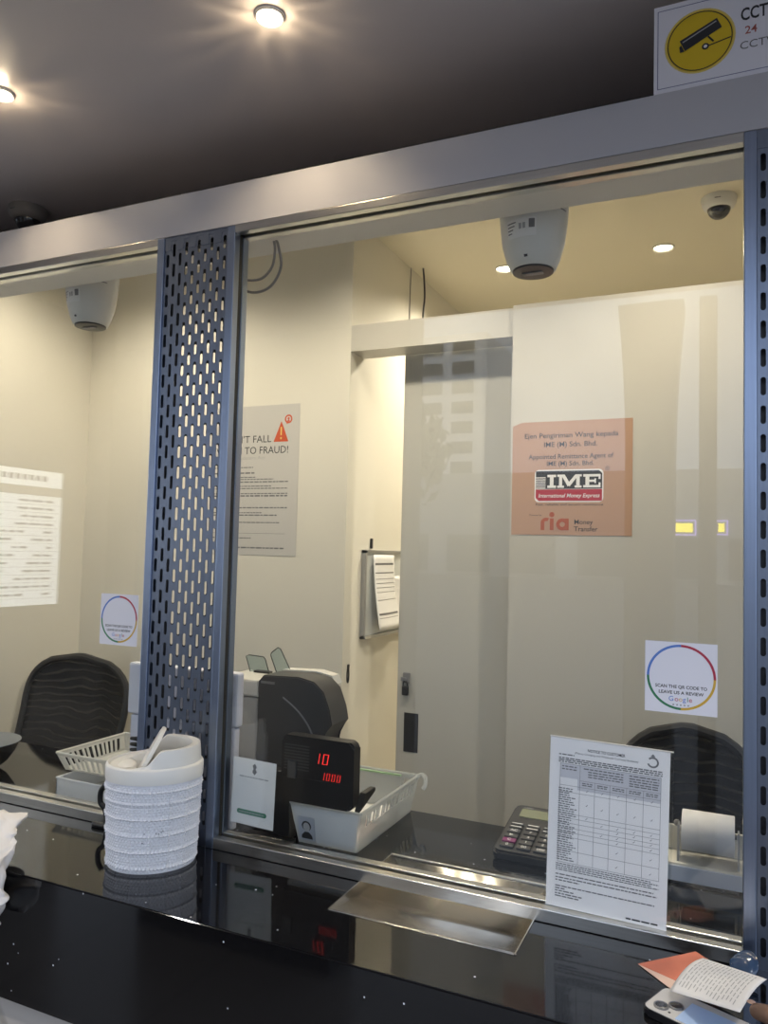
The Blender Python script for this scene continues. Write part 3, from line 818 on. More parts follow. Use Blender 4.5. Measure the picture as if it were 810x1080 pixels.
b.build('lid', M['binlid'], bn, True, world=False)
fl = MB()
fl.prism([(.0, -.05)] + [(.0, .0)] + [], 0, 0) if False else None
# swing flap: oval plate tilted on its hinge across the opening
pts = [(.074 * math.cos(2 * PI * i / 40), .060 * math.sin(2 * PI * i / 40)) for i in range(40)]
fl = MB().prism(pts, -.0042, .0042, axis='Z', bev=.0012)
bmesh.ops.rotate(fl.bm, verts=fl.bm.verts, cent=(0, 0, 0), matrix=Matrix.Rotation(math.radians(-62), 3, 'Y'))
bmesh.ops.translate(fl.bm, verts=fl.bm.verts, vec=(-.018, 0, .205))
fl.build('swing_flap', M['binlid'], bn, True, world=False)
MB().lathe([(.001, .203), (.02, .2025), (.026, .199), (.027, .189)], 24, (-.056, -.004, 0), sx=.7, sy=1.2).build('flap_tab', M['binlid'], bn, True, world=False)
MB().lathe([(.745, .02), (.76, .165)], 48, sx=RX, sy=RY, caps=False).build('liner', M['binlid'], bn, True, world=False)
b = MB()
for a0, zz in ((-72, .080), (-69, .079), (-66, .082), (-88, .062), (-64, .084), (-86, .080)):
    a_ = math.radians(a0 - 10); k = .925 + .075 * zz / .174
    b.lathe([(.0014, -.0005), (.0012, .0008), (.0003, .0013)], 8, ((RX * k + .0022) * math.cos(a_), (RY * k + .0022) * math.sin(a_), zz))
b.build('scuff_mark', M['greyink'], bn, world=False)

# ------------------------------------------------------------------ baskets
def basket(name, label, base, wd, dp, ht, flare, m, nslot, z0slot, z1slot, sidehole=True, frontplain=False, group=None):
    """base = (x0,y0,z0) front-left of base; thin-walled basket with slotted sides"""
    x0, y0, z0 = base
    t = thing(name, label, 'basket', (x0 + wd / 2, y0 + dp / 2, z0), group=group)
    MB().box(x0, x0 + wd, y0, y0 + dp, z0, z0 + .003, .001).build('bottom', m, t)
    def wall(nm, p0, p1, out, slots):
        """p0->p1 base edge, out = outward unit direction"""
        p0, p1, out = Vector(p0), Vector(p1), Vector(out)
        e = (p1 - p0).normalized(); L0 = (p1 - p0).length
        def W(u, v):
            lo = p0 + e * (u * L0)
            hi = p0 - e * flare + e * (u * (L0 + 2 * flare)) + out * flare + Vector((0, 0, ht))
            return lo.lerp(hi, v)
        b = MB()
        def q(u0, u1, v0, v1): b.bm.faces.new([b.bm.verts.new(W(u0, v0)), b.bm.verts.new(W(u1, v0)), b.bm.verts.new(W(u1, v1)), b.bm.verts.new(W(u0, v1))])
        if not slots: q(0, 1, 0, 1)
        else:
            q(0, 1, 0, z0slot); q(0, 1, z1slot, 1)
            m_ = .06; s = (1 - 2 * m_) / slots
            q(0, m_, z0slot, z1slot); q(1 - m_, 1, z0slot, z1slot)
            for i in range(slots):
                q(m_ + i * s, m_ + (i + .45) * s, z0slot, z1slot) if i else q(m_, m_ + .45 * s, z0slot, z1slot)
        bmesh.ops.remove_doubles(b.bm, verts=b.bm.verts, dist=.00005)
        o = b.build(nm, m, t); o.modifiers.new('s', 'SOLIDIFY').thickness = .0022
        return o
    x1, y1 = x0 + wd, y0 + dp
    wall('front_wall', (x0, y0, z0), (x1, y0, z0), (0, -1, 0), 0 if frontplain else nslot[0])
    wall('rear_wall', (x1, y1, z0), (x0, y1, z0), (0, 1, 0), nslot[0])
    wall('side_wall', (x1, y0, z0), (x1, y1, z0), (1, 0, 0), nslot[1])
    wall('side_wall', (x0, y1, z0), (x0, y0, z0), (-1, 0, 0), nslot[1])
    f = flare
    r = [(x0 - f, y0 - f), (x1 + f, y0 - f), (x1 + f, y1 + f), (x0 - f, y1 + f)]
    b = MB()
    for i in range(4):
        pa, pb = r[i], r[(i + 1) % 4]
        b.tube([(pa[0], pa[1], z0 + ht), (pb[0], pb[1], z0 + ht)], .0034, 8)
    b.build('rim', m, t, True)
    return t
# right basket, clear plastic, with papers and a picture card taped on its front
bk = basket('letter_basket', 'clear plastic basket with slotted sides on the black counter under the red digit display', (-.880, .128, CT), .142, .300, .088, .016, M['basket'], (6, 18), .58, .88, frontplain=True)
b = MB().box(-.886, -.736, .1155, .1165, .962, 1.030)
b = MB()
vs = [b.bm.verts.new(p) for p in ((-.880, .1265, .954), (-.742, .1265, .954), (-.728, .1105, 1.034), (-.892, .1105, 1.034))]
b.bm.faces.new(vs); b.build('front_label', M['roll'], bk)
hk = MB().tube(spl([(-.724, .43, 1.034), (-.708, .432, 1.044), (-.694, .42, 1.042), (-.690, .41, 1.028), (-.694, .404, 1.018)]), .0055, 10).build('hook_handle', M['basket'], bk, True)
ic = MB().box(0, .040, -.0006, 0, 0, .054).build('picture_card', mat('grey_card', (.40, .43, .50), .5))
ic.location = (-.876, .1228, .958); ic.rotation_euler = (math.radians(11.3), 0, 0)
tag(ic, 'tiny grey portrait card taped to the front of the clear basket', 'card')
fc = [disc_poly(.020, .034, .0105, 20)]
flat_poly(ic, [[(.006, .004), (.034, .004), (.033, .012), (.025, .020), (.015, .020), (.007, .012)]], M['ink'], -.0006, 'printed_shoulders')
flat_poly(ic, [disc_poly(.020, .034, .0118, 20)], M['ink'], -.0007, 'printed_hair')
flat_poly(ic, [[(.020 + .0085 * math.cos(2 * PI * i / 20), .0315 + .0105 * math.sin(2 * PI * i / 20)) for i in range(20)]], M['lightink'], -.0009, 'printed_face')
def flatpaper(name, label, cx, cy, z, w, d_, rz, m, cat='paper', group=None, t=.0008):
    o = MB().grid(lambda u, v: ((u - .5) * w, (v - .5) * d_, .003 * math.sin(u * 5 + v * 3)), 8, 8).build(name, m, smooth=True)
    o.modifiers.new('s', 'SOLIDIFY').thickness = t
    o.location = (cx, cy, z); o.rotation_euler = (0, 0, rz)
    return tag(o, label, cat, group)
gp = 'papers in the clear basket'
flatpaper('paper_slip', 'pinkish paper slip lying lowest in the clear basket', -.806, .245, .9585, .10, .20, .05, mat('pink_paper', (.78, .58, .52), .6), group=gp)
flatpaper('paper_slip', 'white paper slip lying topmost in the clear basket', -.81, .34, .966, .10, .13, .3, M['paper'], group=gp)
gt = MB().box(-.868, -.752, .400, .404, .956, 1.042, .001).build('clear_card', M['basket']); tag(gt, 'clear plastic card with green top edge standing at the back of the clear basket', 'card')
MB().box(-.868, -.752, .399, .405, 1.042, 1.046).build('green_edge', mat('green_edge', (.42, .62, .36), .5), gt)

# left basket standing in a milky box
bx0 = thing('storage_box', 'milky white plastic box standing on the counter under the slotted basket', 'box', (-1.45, .22, CT))
b = MB().box(-1.575, -1.375, .085, .36, CT, CT + .003)
for q in ((-1.575, -1.572, .085, .36), (-1.378, -1.375, .085, .36), (-1.575, -1.375, .085, .088), (-1.575, -1.375, .357, .36)):
    b.box(*q, CT, CT + .052)
b.build('shell', M['milky'], bx0)
b = MB()
b.tube([(-1.575, .085, CT + .052), (-1.375, .085, CT + .052), (-1.375, .36, CT + .052), (-1.575, .36, CT + .052), (-1.575, .085, CT + .052)], .003, 8).build('rim', M['milky'], bx0, True)
basket('slotted_basket', 'white slotted plastic basket stacked on the milky box behind the left pane', (-1.600, .140, CT + .0555), .212, .215, .046, .018, M['basketw'], (11, 12), .16, .80)

# steel bowl at the left edge
bw = thing('steel_bowl', 'dark steel bowl standing on the counter at the left edge of the photo', 'bowl', (-1.968, .17, CT))
MB().lathe([(.03, CT + .0), (.05, CT + .002), (.075, CT + .022), (.094, CT + .050), (.104, CT + .075), (.107, CT + .0755), (.1075, CT + .078), (.1045, CT + .0785), (.091, CT + .053), (.07, CT + .026), (.04, CT + .008), (.001, CT + .007)], 40, (-1.968, .17, 0)).build('shell', mat('dark_steel', (.10, .10, .105), .18, 1.), bw, True)
MB().lathe([(.1045, CT + .0768), (.1085, CT + .0778), (.1085, CT + .0795), (.1045, CT + .0795)], 40, (-1.968, .17, 0)).build('rim', M['steel'], bw, True)

# white upright box behind the column
wb = thing('white_cabinet', 'tall white plastic box with lid seam, half hidden behind the perforated column', 'box', (-1.21, .14, CT))
MB().box(-1.362, -1.048, .108, .128, CT, 1.182, .004).build('body', M['cooler'], wb)
MB().box(-1.370, -1.042, .104, .131, 1.184, 1.310, .006).build('lid', M['cooler'], wb)
# black coiled pen cable by the column
pts = []
for i in range(120):
    t = i / 119
    pts.append((-1.300 + .016 * math.cos(t * 26) , .066 - .0 + .006 * math.sin(t * 26), 1.090 + .055 * t + .0 * math.sin(t * 9)))
cb = thing('coiled_cord', 'black coiled cord hanging beside the column foot above the slotted basket', 'cord', (-1.30, .066, CT))
MB().tube(pts, .0042, 8).build('coil', M['blackcable'], cb, True)
MB().tube(spl([(-1.284, .066, 1.090), (-1.31, .066, 1.03), (-1.325, .066, .985), (-1.31, .066, .956)]), .0034, 8).build('lead', M['blackcable'], cb, True)
cb2 = MB().tube(spl([(-1.318, -.012, 1.046), (-1.331, -.012, 1.03), (-1.331, -.012, 1.005), (-1.318, -.010, .99), (-1.312, -.010, .96), (-1.328, -.012, .9545), (-1.345, -.014, .9545), (-1.33, -.018, .9545), (-1.26, -.012, .9545)]), .0062, 10).build('black_cord', M['blackcable'], smooth=True)
tag(cb2, 'thick black cord bent behind the white bin on the counter', 'cord')

# ------------------------------------------------------------------ banknote counter and display
mc = thing('banknote_counter', 'grey and black banknote counting machine with two clear guides', 'machine', (-1.03, .36, CT))
MB().box(-1.205, -1.085, .255, .385, CT + .004, 1.225, .006).build('grey_body', M['grey'], mc)
MB().box(-1.207, -1.083, .252, .387, 1.227, 1.270, .006).build('top_cover', mat('pale_grey_plastic', (.62, .61, .58), .4), mc)
sp = [(-1.084, CT + .004), (-1.084, 1.268), (-1.07, 1.284), (-.97, 1.288), (-.925, 1.280), (-.898, 1.258), (-.880, 1.215), (-.873, 1.182), (-.884, 1.168), (-.897, 1.150), (-.904, 1.120), (-.906, 1.08), (-.906, CT + .004)]
MB().prism(sp, .252, .345, axis='Y', bev=.003).build('side_cover', M['dkgrey'], mc, True)
MB().prism([(-1.08, 1.262), (-.915, 1.262), (-.925, 1.282), (-.97, 1.2905), (-1.07, 1.2865), (-1.08, 1.272)], .346, .385, axis='Y', bev=.001).build('feed_plate', mat('pale_grey_plate', (.68, .67, .64), .4), mc)
MB().box(-1.075, -1.035, .2495, .256, 1.264, 1.270, .001).build('label_strip', M['midgrey'], mc)
# curved crease on the side cover
MB().tube(spl([(-1.01, .2515, 1.235), (-.965, .2512, 1.205), (-.930, .2512, 1.165), (-.915, .2512, 1.12), (-.908, .2515, 1.08)]), .0022, 8).build('side_rib', M['midgrey'], mc, True)
g1 = [(-1.118, 1.262), (-1.180, 1.268), (-1.196, 1.310), (-1.186, 1.314), (-1.140, 1.312), (-1.134, 1.306)]
g2 = [(-1.097, 1.272), (-1.118, 1.318), (-1.116, 1.325), (-1.096, 1.340), (-1.088, 1.337), (-1.050, 1.274)]
for g in (g1, g2):
    o = MB().prism(g, .358, .3605, axis='Y').build('note_guide', M['guide'], mc)
    pl = [(x, .359, z) for x, z in g]; MB().tube(pl + [pl[0]], .0013, 6).build('guide_edge', M['blackmatt'], o)
MB().box(-1.165, -1.115, .350, .368, 1.268, 1.276, .002).build('guide_base', M['black'], mc)

dp_ = thing('counter_display', 'black external display with red digits standing over the clear basket', 'display', (-.95, .11, CT))
sp = rrect(-.912, -.733, 1.046, 1.190, .014, 5)
MB().prism(sp, .094, .125, axis='Y', bev=.004).build('housing', M['black'], dp_, True)
b = MB()
for i in range(9): b.box(-.905, -.842, .0934, .0945, 1.168 - i * .0065, 1.1705 - i * .0065)
b.build('vent_slats', M['dkgrey'], dp_)
MB().box(-.912, -.735, .0930, .0945, 1.0985, 1.1000).build('seam', M['rubber'], dp_)
MB().box(-.894, -.872, .088, .096, 1.098, 1.136, .002).build('sensor_window', M['dkgrey'], dp_)
MB().prism([(.100, 1.046), (.176, 1.072), (.176, 1.080), (.125, 1.080)], -.732, -.718, axis='X', bev=.001).build('side_foot', M['black'], dp_)
MB().box(-.965, -.902, .120, .150, CT, 1.10, .003).build('stand', M['black'], dp_)
MB().box(-1.02, -.885, .095, .122, CT, CT + .008, .002).build('stand_foot', M['black'], dp_)
SEG = {'0': 'abcdef', '1': 'bc'}
def digit(bm, ch, x, z, w, h, y):
    t = w * .15; sh = .16
    segs = dict(a=(0, w, h - t, h), d=(0, w, 0, t), f=(0, t, h / 2, h), b=(w - t, w, h / 2, h), e=(0, t, 0, h / 2), c=(w - t, w, 0, h / 2), g=(0, w, h / 2 - t / 2, h / 2 + t / 2))
    for s_ in SEG[ch]:
        x0, x1, q0, q1 = segs[s_]
        bm.faces.new([bm.verts.new((x + a + sh * c, y, z + c)) for a, c in ((x0, q0 + .0004), (x1, q0 + .0004), (x1, q1 - .0004), (x0, q1 - .0004))])
b = MB(); digit(b.bm, '1', -.828, 1.1365, .0105, .023, .0925); digit(b.bm, '0', -.809, 1.1365, .0130, .023, .0925)
b.build('upper_digits', M['digit'], dp_)
b = MB()
for i, ch in enumerate('1000'): digit(b.bm, ch, -.811 + i * .0128, 1.1035, .0072, .0160, .0925)
b.build('lower_digits', M['digit'], dp_)

# ------------------------------------------------------------------ calculator
ca = thing('desk_calculator', 'black desk calculator with white legends beside the notice holder', 'calculator', (-.468, .236, CT + .001), (math.radians(9.5), 0, math.radians(0)), world=False)
CW, CD = .205, .215
b = MB().prism(rrect(0, CW, 0, CD, .014, 5), .003, .017, axis='Z', bev=.003)
b.build('body', M['blackmatt'], ca, True, world=False)
MB().prism(rrect(.004, CW - .004, .004, CD - .004, .012, 5), .0195, .0212, axis='Z').build('face_plate', M['dkgrey'], ca, world=False)
MB().box(.004, CW - .004, CD - .024, CD - .004, -.029, .004).build('rear_foot', M['rubber'], ca, world=False)
MB().box(.004, CW - .004, .004, .016, 0, .004).build('front_foot', M['rubber'], ca, world=False)
MB().prism(rrect(.020, CW - .014, CD - .060, CD - .022, .003, 3), .0212, .0228, axis='Z').build('lcd_screen', M['lcd'], ca, world=False)
def ztext(bm, body, x, yv, h, z, bold=.01):
    tmp = bmesh.new(); text_bm(tmp, body, 0, 0, h, 0, align='CENTER', bold=bold)
    vm = {v: bm.verts.new((x + v.co.x, yv + v.co.z, z)) for v in tmp.verts}
    for f in tmp.faces: bm.faces.new([vm[v] for v in f.verts])
    tmp.free()
b = MB(); ztext(b.bm, 'CASIO', .032, CD - .016, .0055, .0216, .01); b.build('maker_lettering', M['lightink'], ca, world=False)
legends = [['0', '00', '000', '.', '+'], ['C', '1', '2', '3', '+'], ['\u25b6', '4', '5', '6', '\u00d7'], ['AC', '7', '8', '9', '\u00f7'], ['', '', '', '', ''], ['', '', '', '', '']]
yk = .014
for r, row in enumerate(legends):
    kh = .0155 if r < 4 else .009
    for c, lg in enumerate(row):
        kx = .013 + c * .0365
        k = MB().box(kx, kx + .030, yk, yk + kh, .021, .0265, .002)
        k = k.build('key', M['keyp'] if (r == 1 and c == 0) else M['key'], ca, world=False)
        b = MB()
        if lg == '\u25b6':
            b.bm.faces.new([b.bm.verts.new(p) for p in ((kx + .010, yk + .004, .0268), (kx + .019, yk + .008, .0268), (kx + .010, yk + .012, .0268))])
        elif lg: ztext(b.bm, lg, kx + .015, yk + .004, .0085, .0268, .015)
        else: b.bm.faces.new([b.bm.verts.new(p) for p in ((kx + .003, yk + .003, .0268), (kx + .027, yk + .003, .0268), (kx + .027, yk + .006, .0268), (kx + .003, yk + .006, .0268))])
        b.build('key_legend', M['keytxt'], k, world=False)
    yk += kh + .005

# ------------------------------------------------------------------ receipt printer and paper roll
rp_ = thing('receipt_printer', 'low pale receipt printer on the counter between notice and right column', 'printer', (-.05, .34, CT))
MB().box(-.200, .024, .292, .375, CT + .004, .991, .003).build('body', mat('printer_plastic', (.66, .64, .59), .25), rp_, True)
MB().box(-.198, .022, .2895, .2925, CT + .006, .986, .001).build('front_panel', mat('printer_front', (.50, .56, .70), .12), rp_)
MB().box(-.19, .014, .297, .37, CT, CT + .005).build('base', M['black'], rp_)
MB().box(-.200, .024, .368, .376, .990, 1.041, .002).build('rear_plate', mat('printer_rear', (.66, .64, .58), .3), rp_)
for x in (-.099, .013):
    MB().prism([(.300, .991), (.345, .991), (.333, 1.060), (.311, 1.060)], x - .002, x + .002, axis='X', bev=.0006).build('roll_bracket', M['alu'], rp_)
rl = thing('paper_roll', 'white till paper roll lying on the pale receipt printer', 'paper roll', (-.04, .322, 1.011))
MB().lathe([(.007, -.092), (.0385, -.092), (.0392, -.091), (.0392, .005), (.0385, .006), (.007, .006)], 48, (0, .322, 1.050), axis='X', caps=True).build('paper', M['roll'], rl, True)
MB().lathe([(.0052, -.0955), (.0052, .0095)], 20, (0, .322, 1.050), axis='X').build('spindle', M['midgrey'], rl, True)
MB().lathe([(.0055, .0), (.0065, .003), (.0065, .007), (.004, .0105), (.001, .011)], 20, (-.105, .372, 1.040), axis='Z').build('roll_knob', M['midgrey'], rp_, True)

# ------------------------------------------------------------------ office chairs (mesh backs)
def chair(label, x, y, back_z, rz, recline, w=.52, hgt=.50, v0=.2, pw=3.0):
    t = thing('office_chair', label, 'chair', (x, y, 0), (0, 0, rz), group='mesh office chairs', world=False)
    zb = back_z - hgt
    def sup(u, v, inset=0):
        # u,v in -1..1 -> rounded panel
        zz = zb + hgt * (v + 1) / 2
        wf = (w / 2 - inset) * (.90 + .10 * (v + 1) / 2)
        if v > v0: wf *= max(.0, 1 - ((v - v0) / (1 - v0)) ** pw) ** .5 * .94 + .06
        yy = recline * (v + 1) / 2 - .05 * (u * u) + .02 * math.sin((v + 1) * 1.5)
        return (wf * u, yy, zz)
    MB().grid(lambda a, b_: sup(a * 2 - 1, b_ * 2 - 1, .012), 24, 28).build('backrest', M['chairmesh'], t, True, world=False).modifiers.new('s', 'SOLIDIFY').thickness = .003
    edge = [sup(1, -1 + 2 * i / 24) for i in range(25)] + [sup(-1, 1 - 2 * i / 24) for i in range(25)]
    edge += [sup(-1 + 2 * i / 10, -1) for i in range(1, 11)]
    MB().tube(edge, .013, 8).build('back_frame', M['blackmatt'], t, True, world=False)
    MB().tube([(0, -.10, .43), (0, .05, .46), (0, .07, .62), (0, .05 + recline * .3, zb + .10)], .020, 10).build('back_post', M['blackmatt'], t, True, world=False)
    MB().prism(rrect(-.24, .24, -.46, 0, .07), .45, .52, axis='Z', bev=.02).build('seat', M['fabric'], t, True, world=False)
    MB().lathe([(.03, .10), (.03, .30), (.02, .30), (.02, .46)], 20, (0, -.22, 0)).build('gas_column', M['midgrey'], t, True, world=False)
    for k in range(5):
        a = 2 * PI * k / 5 + .3
        lg = MB().tube([(0, -.22, .115), (.15 * math.cos(a), -.22 + .15 * math.sin(a), .105), (.28 * math.cos(a), -.22 + .28 * math.sin(a), .075)], [.025, .02, .015], 8).build('base_leg', M['blackmatt'], t, True, world=False)
        MB().lathe([(.01, -.02), (.027, -.02), (.027, .02), (.01, .02)], 16, (.28 * math.cos(a), -.22 + .28 * math.sin(a), .0275), axis='X').build('caster', M['rubber'], lg, True, world=False)
    return t
chair('black mesh office chair behind the counter at the left pane', -2.285, .77, 1.168, math.radians(2), .13, .51, .50)
chair('black mesh office chair behind the notice and paper roll at the right', -.105, .76, 1.165, math.radians(4), .06, .39, .46, -.1, 2.3)

# ------------------------------------------------------------------ things at the bottom right: notes, slip, phone, hand
nt2 = thing('banknote', 'folded orange banknote on the black counter against the steel rail', 'banknote', (-.08, -.07, CT))
b = MB()
P = [(-.136, -.070, .9515), (-.052, -.030, .972), (-.028, -.052, .972), (-.030, -.135, .962), (-.080, -.125, .9515)]
b.bm.faces.new([b.bm.verts.new(p) for p in (P[0], P[3], P[4])])
o = b.build('lower_fold', M['notepale'], nt2); o.modifiers.new('s', 'SOLIDIFY').thickness = .0006
b = MB(); b.bm.faces.new([b.bm.verts.new(p) for p in (P[0], P[1], P[2])]); b.bm.faces.new([b.bm.verts.new(p) for p in (P[0], P[2], P[3])])
o = b.build('upper_fold', M['note'], nt2); o.modifiers.new('s', 'SOLIDIFY').thickness = .0006
def slipf(u, v):
    # u along the slip width, v from far edge to near edge
    a = Vector((-.040, -.062, .980)).lerp(Vector((.048, -.105, .990)), u)
    c = Vector((-.082, -.172, .974)).lerp(Vector((.010, -.300, 1.034)), u)
    p = a.lerp(c, v) + Vector((0, 0, .010 * math.sin(v * PI) * (1 - .4 * u)))
    return p
o = MB().grid(slipf, 16, 16).build('receipt_slip', M['paper'], smooth=True); o.modifiers.new('s', 'SOLIDIFY').thickness = .0006
tag(o, 'white printed receipt slip held over the counter at bottom right', 'paper')
b = MB()
for k in range(16):
    u0 = .08 + k * .053
    segs = []
    vv = .1
    while vv < .86:
        L_ = rnd.uniform(.04, .14)
        q = [slipf(u0, vv), slipf(u0 + .012, vv), slipf(u0 + .012, vv + L_), slipf(u0, vv + L_)]
        b.bm.faces.new([b.bm.verts.new(p + Vector((0, 0, .0009))) for p in q]); vv += L_ + .03
b.build('printing', M['lightink'], o)
ph = thing('mobile_phone', 'mobile phone in clear case under the receipt slip at bottom right', 'phone', (-.075, -.235, CT), (0, 0, math.radians(-22)), world=False)
ph.location = (-.118, -.206, CT + .001)
MB().prism(rrect(0, .155, .0, .076, .012, 6), 0, .010, axis='Z', bev=.002).build('case', M['black'], ph, True, world=False)
MB().prism(rrect(.002, .153, .002, .074, .011, 6), .0085, .0106, axis='Z').build('back_glass', M['phone'], ph, world=False)
for cx, cy in ((.021, .020), (.036, .035)):
    MB().lathe([(.0105, .0095), (.0105, .0120), (.0085, .0125), (.0082, .0115)], 28, (cx, cy, .0008)).build('camera_ring', M['bronze'], ph, True, world=False)
    MB().lathe([(.0082, .0117), (.001, .0119)], 24, (cx, cy, .0008)).build('camera_lens', M['lens'], ph, world=False)
MB().lathe([(.002, .0095), (.0018, .0103)], 12, (.036, .014, .0008)).build('flash', M['ink'], ph, world=False)
MB().box(.048, .110, .006, .060, .0106, .0112).build('sticker', M['lightblue'], ph, world=False)
bl = MB()
bl.grid(lambda u, v: (.010 + .034 * (v - .5) * 2 * .6 + .018 * math.sin(PI * v) * math.cos(2 * PI * u) * .8 + .008, -.030 + .018 * math.sin(PI * v) * math.sin(2 * PI * u) - .008 * v, .9695 + .0165 * math.sin(PI * v) * math.sin(2 * PI * u + .7) + .002 * math.sin(9 * v + 12 * u)), 24, 14, closeu=True)
tag(bl.build('film_pouch', M['bluepack'], smooth=True), 'crumpled dark blue film pouch beside the receipt slip at the rail', 'pouch')

# hand holding the slip: one skinned figure, forearm outside the frame
def skinned(name, pts, edges, rad, m, parent=None, root=0):
    me = bpy.data.meshes.new(name); me.from_pydata([Vector(p) for p in pts], edges, [])
    o = bpy.data.objects.new(name, me); COL.objects.link(o)
    md = o.modifiers.new('skin', 'SKIN'); md.use_smooth_shade = True
    for i, r in enumerate(rad):
        me.skin_vertices[0].data[i].radius = (r, r)
        me.skin_vertices[0].data[i].use_root = (i == root)
    for v_ in me.vertices: v_.co += Vector((.004, .017, .030))
    s = o.modifiers.new('sub', 'SUBSURF'); s.levels = 2; s.render_levels = 2
    me.materials.append(m)
    if parent: o.parent = parent
    return o
V, E_, Rr = [], [], []
def chain(pts, rad, frm=None):
    prev = frm
    for p, r in zip(pts, rad):
        V.append(p); Rr.append(r); k = len(V) - 1
        if prev is not None: E_.append((prev, k))
        prev = k
    return prev
# forearm -> wrist -> palm
chain([(.36, -.62, .93), (.27, -.535, .97), (.20, -.465, .995), (.155, -.42, 1.005), (.118, -.385, 1.010)], [.040, .036, .028, .027, .030])
wr = 4
for k, (ox, oy, oz) in enumerate(((-.026, .018, .004), (-.012, .030, .004), (.004, .040, .001), (.018, .047, -.004))):
    base = Vector((.112, -.378, 1.008)) + Vector((ox, oy, oz)) * 1.2
    ln_ = (.070, .078, .072, .056)[k]
    d1 = Vector((-.66, .72, -.10)).normalized(); d2 = Vector((-.62, .55, -.56)).normalized(); d3 = Vector((-.45, .30, -.84)).normalized()
    p1 = base + d1 * ln_ * .42; p2 = p1 + d2 * ln_ * .32; p3 = p2 + d3 * ln_ * .26
    chain([base, p1, p2, p3], [.0125, .0095, .0088, .0075], wr)
# thumb from the side of the palm, laid on the slip
chain([(.092, -.402, 1.018), (.060, -.392, 1.036), (.036, -.368, 1.036), (.020, -.345, 1.024)], [.0155, .0125, .0115, .0090], 3)
hand = skinned('person', V, E_, Rr, M['skin'], root=2)
tag(hand, "person's brown hand resting on the receipt slip at the bottom right corner", 'person')
sl = MB().tube([(.404, -.638, .93), (.304, -.548, .985), (.259, -.503, 1.008), (.254, -.498, 1.010)], [.058, .052, .047, .045], 16).build('sleeve', M['sleeve'], hand, True)
nl = MB().lathe([(.001, .0006), (.004, .0004), (.0052, -.0006)], 12, (.0225, -.3245, 1.0625)).build('thumb_nail', mat('nail', (.40, .26, .20), .3), hand, True)

# white crumpled cloth over the counter's edge at the left
def clothf(u, v):
    a = u * 2 * PI
    t = sm(v / .55)
    z = 1.014 - .045 * sm(v / .5) - .105 * max(0, (v - .35) / .65)
    xr = -1.398 + .118 * t - .014 * sm((v - .8) / .2)
    yc = -.190 - .135 * t
    r = .066 * (1 - .1 * v) + .010 * math.sin(v * 21) + .006 * math.sin(a * 4 + v * 11)
    k = min(1, .25 + v / .07)
    x = xr - .062 + r * math.cos(a) * k
    y_ = yc + .034 * math.sin(a) * k + .006 * math.sin(a * 3 - v * 17)
    q = noise.noise(Vector((x * 26, y_ * 26, z * 17))) * .016 + abs(noise.noise(Vector((x * 40 + 5, y_ * 40, z * 40)))) * .012
    return (x + q * math.cos(a), y_ + q * math.sin(a), z + .006 * math.cos(a * 2 + v * 15) + q * .5)
b = MB().grid(clothf, 56, 60, closeu=True)
cl = b.build('white_cloth', M['cloth'], smooth=True)
tag(cl, 'crumpled white cloth hanging over the counter front at the left edge', 'cloth')

# ------------------------------------------------------------------ street side, seen only mirrored in the glass
rb = thing('rate_board', 'lit exchange rate screen mirrored faintly in the left pane', 'screen', (-2.70, -.76, 1.6))
MB().box(-2.7195, -2.70, -1.06, -.40, 1.325, 1.925, .003).build('bezel', M['blackmatt'], rb)
MB().box(-2.7005, -2.6985, -1.045, -.415, 1.84, 1.91).build('header_band', M['screen'], rb)
MB().box(-2.7005, -2.6985, -1.045, -.415, 1.805, 1.838).build('title_band', M['tan'], rb)
MB().box(-2.7005, -2.6985, -1.045, -.415, 1.337, 1.803).build('rate_table', M['screen'], rb)
b = MB()
for k in range(13):
    zz = 1.785 - k * .033
    y_ = -1.00
    while y_ < -.45:
        L_ = rnd.uniform(.02, .07); b.box(-2.6985, -2.698, y_, min(y_ + L_, -.44), zz - .010, zz - .002); y_ += L_ + (.10 if rnd.random() < .35 else .012)
    b.box(-2.6985, -2.698, -1.04, -.42, zz - .0225, zz - .0215)
for k in range(14): b.box(-2.6985, -2.698, -.96 + k * .034, -.938 + k * .034, 1.865, 1.888)
b.build('screen_print', M['screentxt'], rb)

# arcade columns behind the viewer
def post(label, x0, x1, y0, y1, hz_=0):
    t = thing('arcade_column', label, 'column', ((x0 + x1) / 2, (y0 + y1) / 2, 0), group='arcade columns behind the viewer')
    MB().box(x0, x1, y0, y1, 0, 2.65, .004).build('shaft', M['column'], t)
    if hz_:
        pl = [(x0 + .001, 1.9), (x1 - .001, 1.9)] + [(x1 + hz_ * (i / 8) ** 2.2, 1.9 + .75 * i / 8) for i in range(1, 9)] + [(x0 - hz_ * (i / 8) ** 2.2, 1.9 + .75 * i / 8) for i in range(8, 0, -1)]
        MB().prism(pl, y0 + .01, y1 - .01, axis='Y').build('haunch', M['column'], t)
    return t
post('wide dark arcade column mirrored in the right of the main pane', -.400, -.215, -1.98, -1.80, .035)
post('narrow dark arcade column mirrored beside the right steel column', -.120, -.055, -1.86, -1.80)
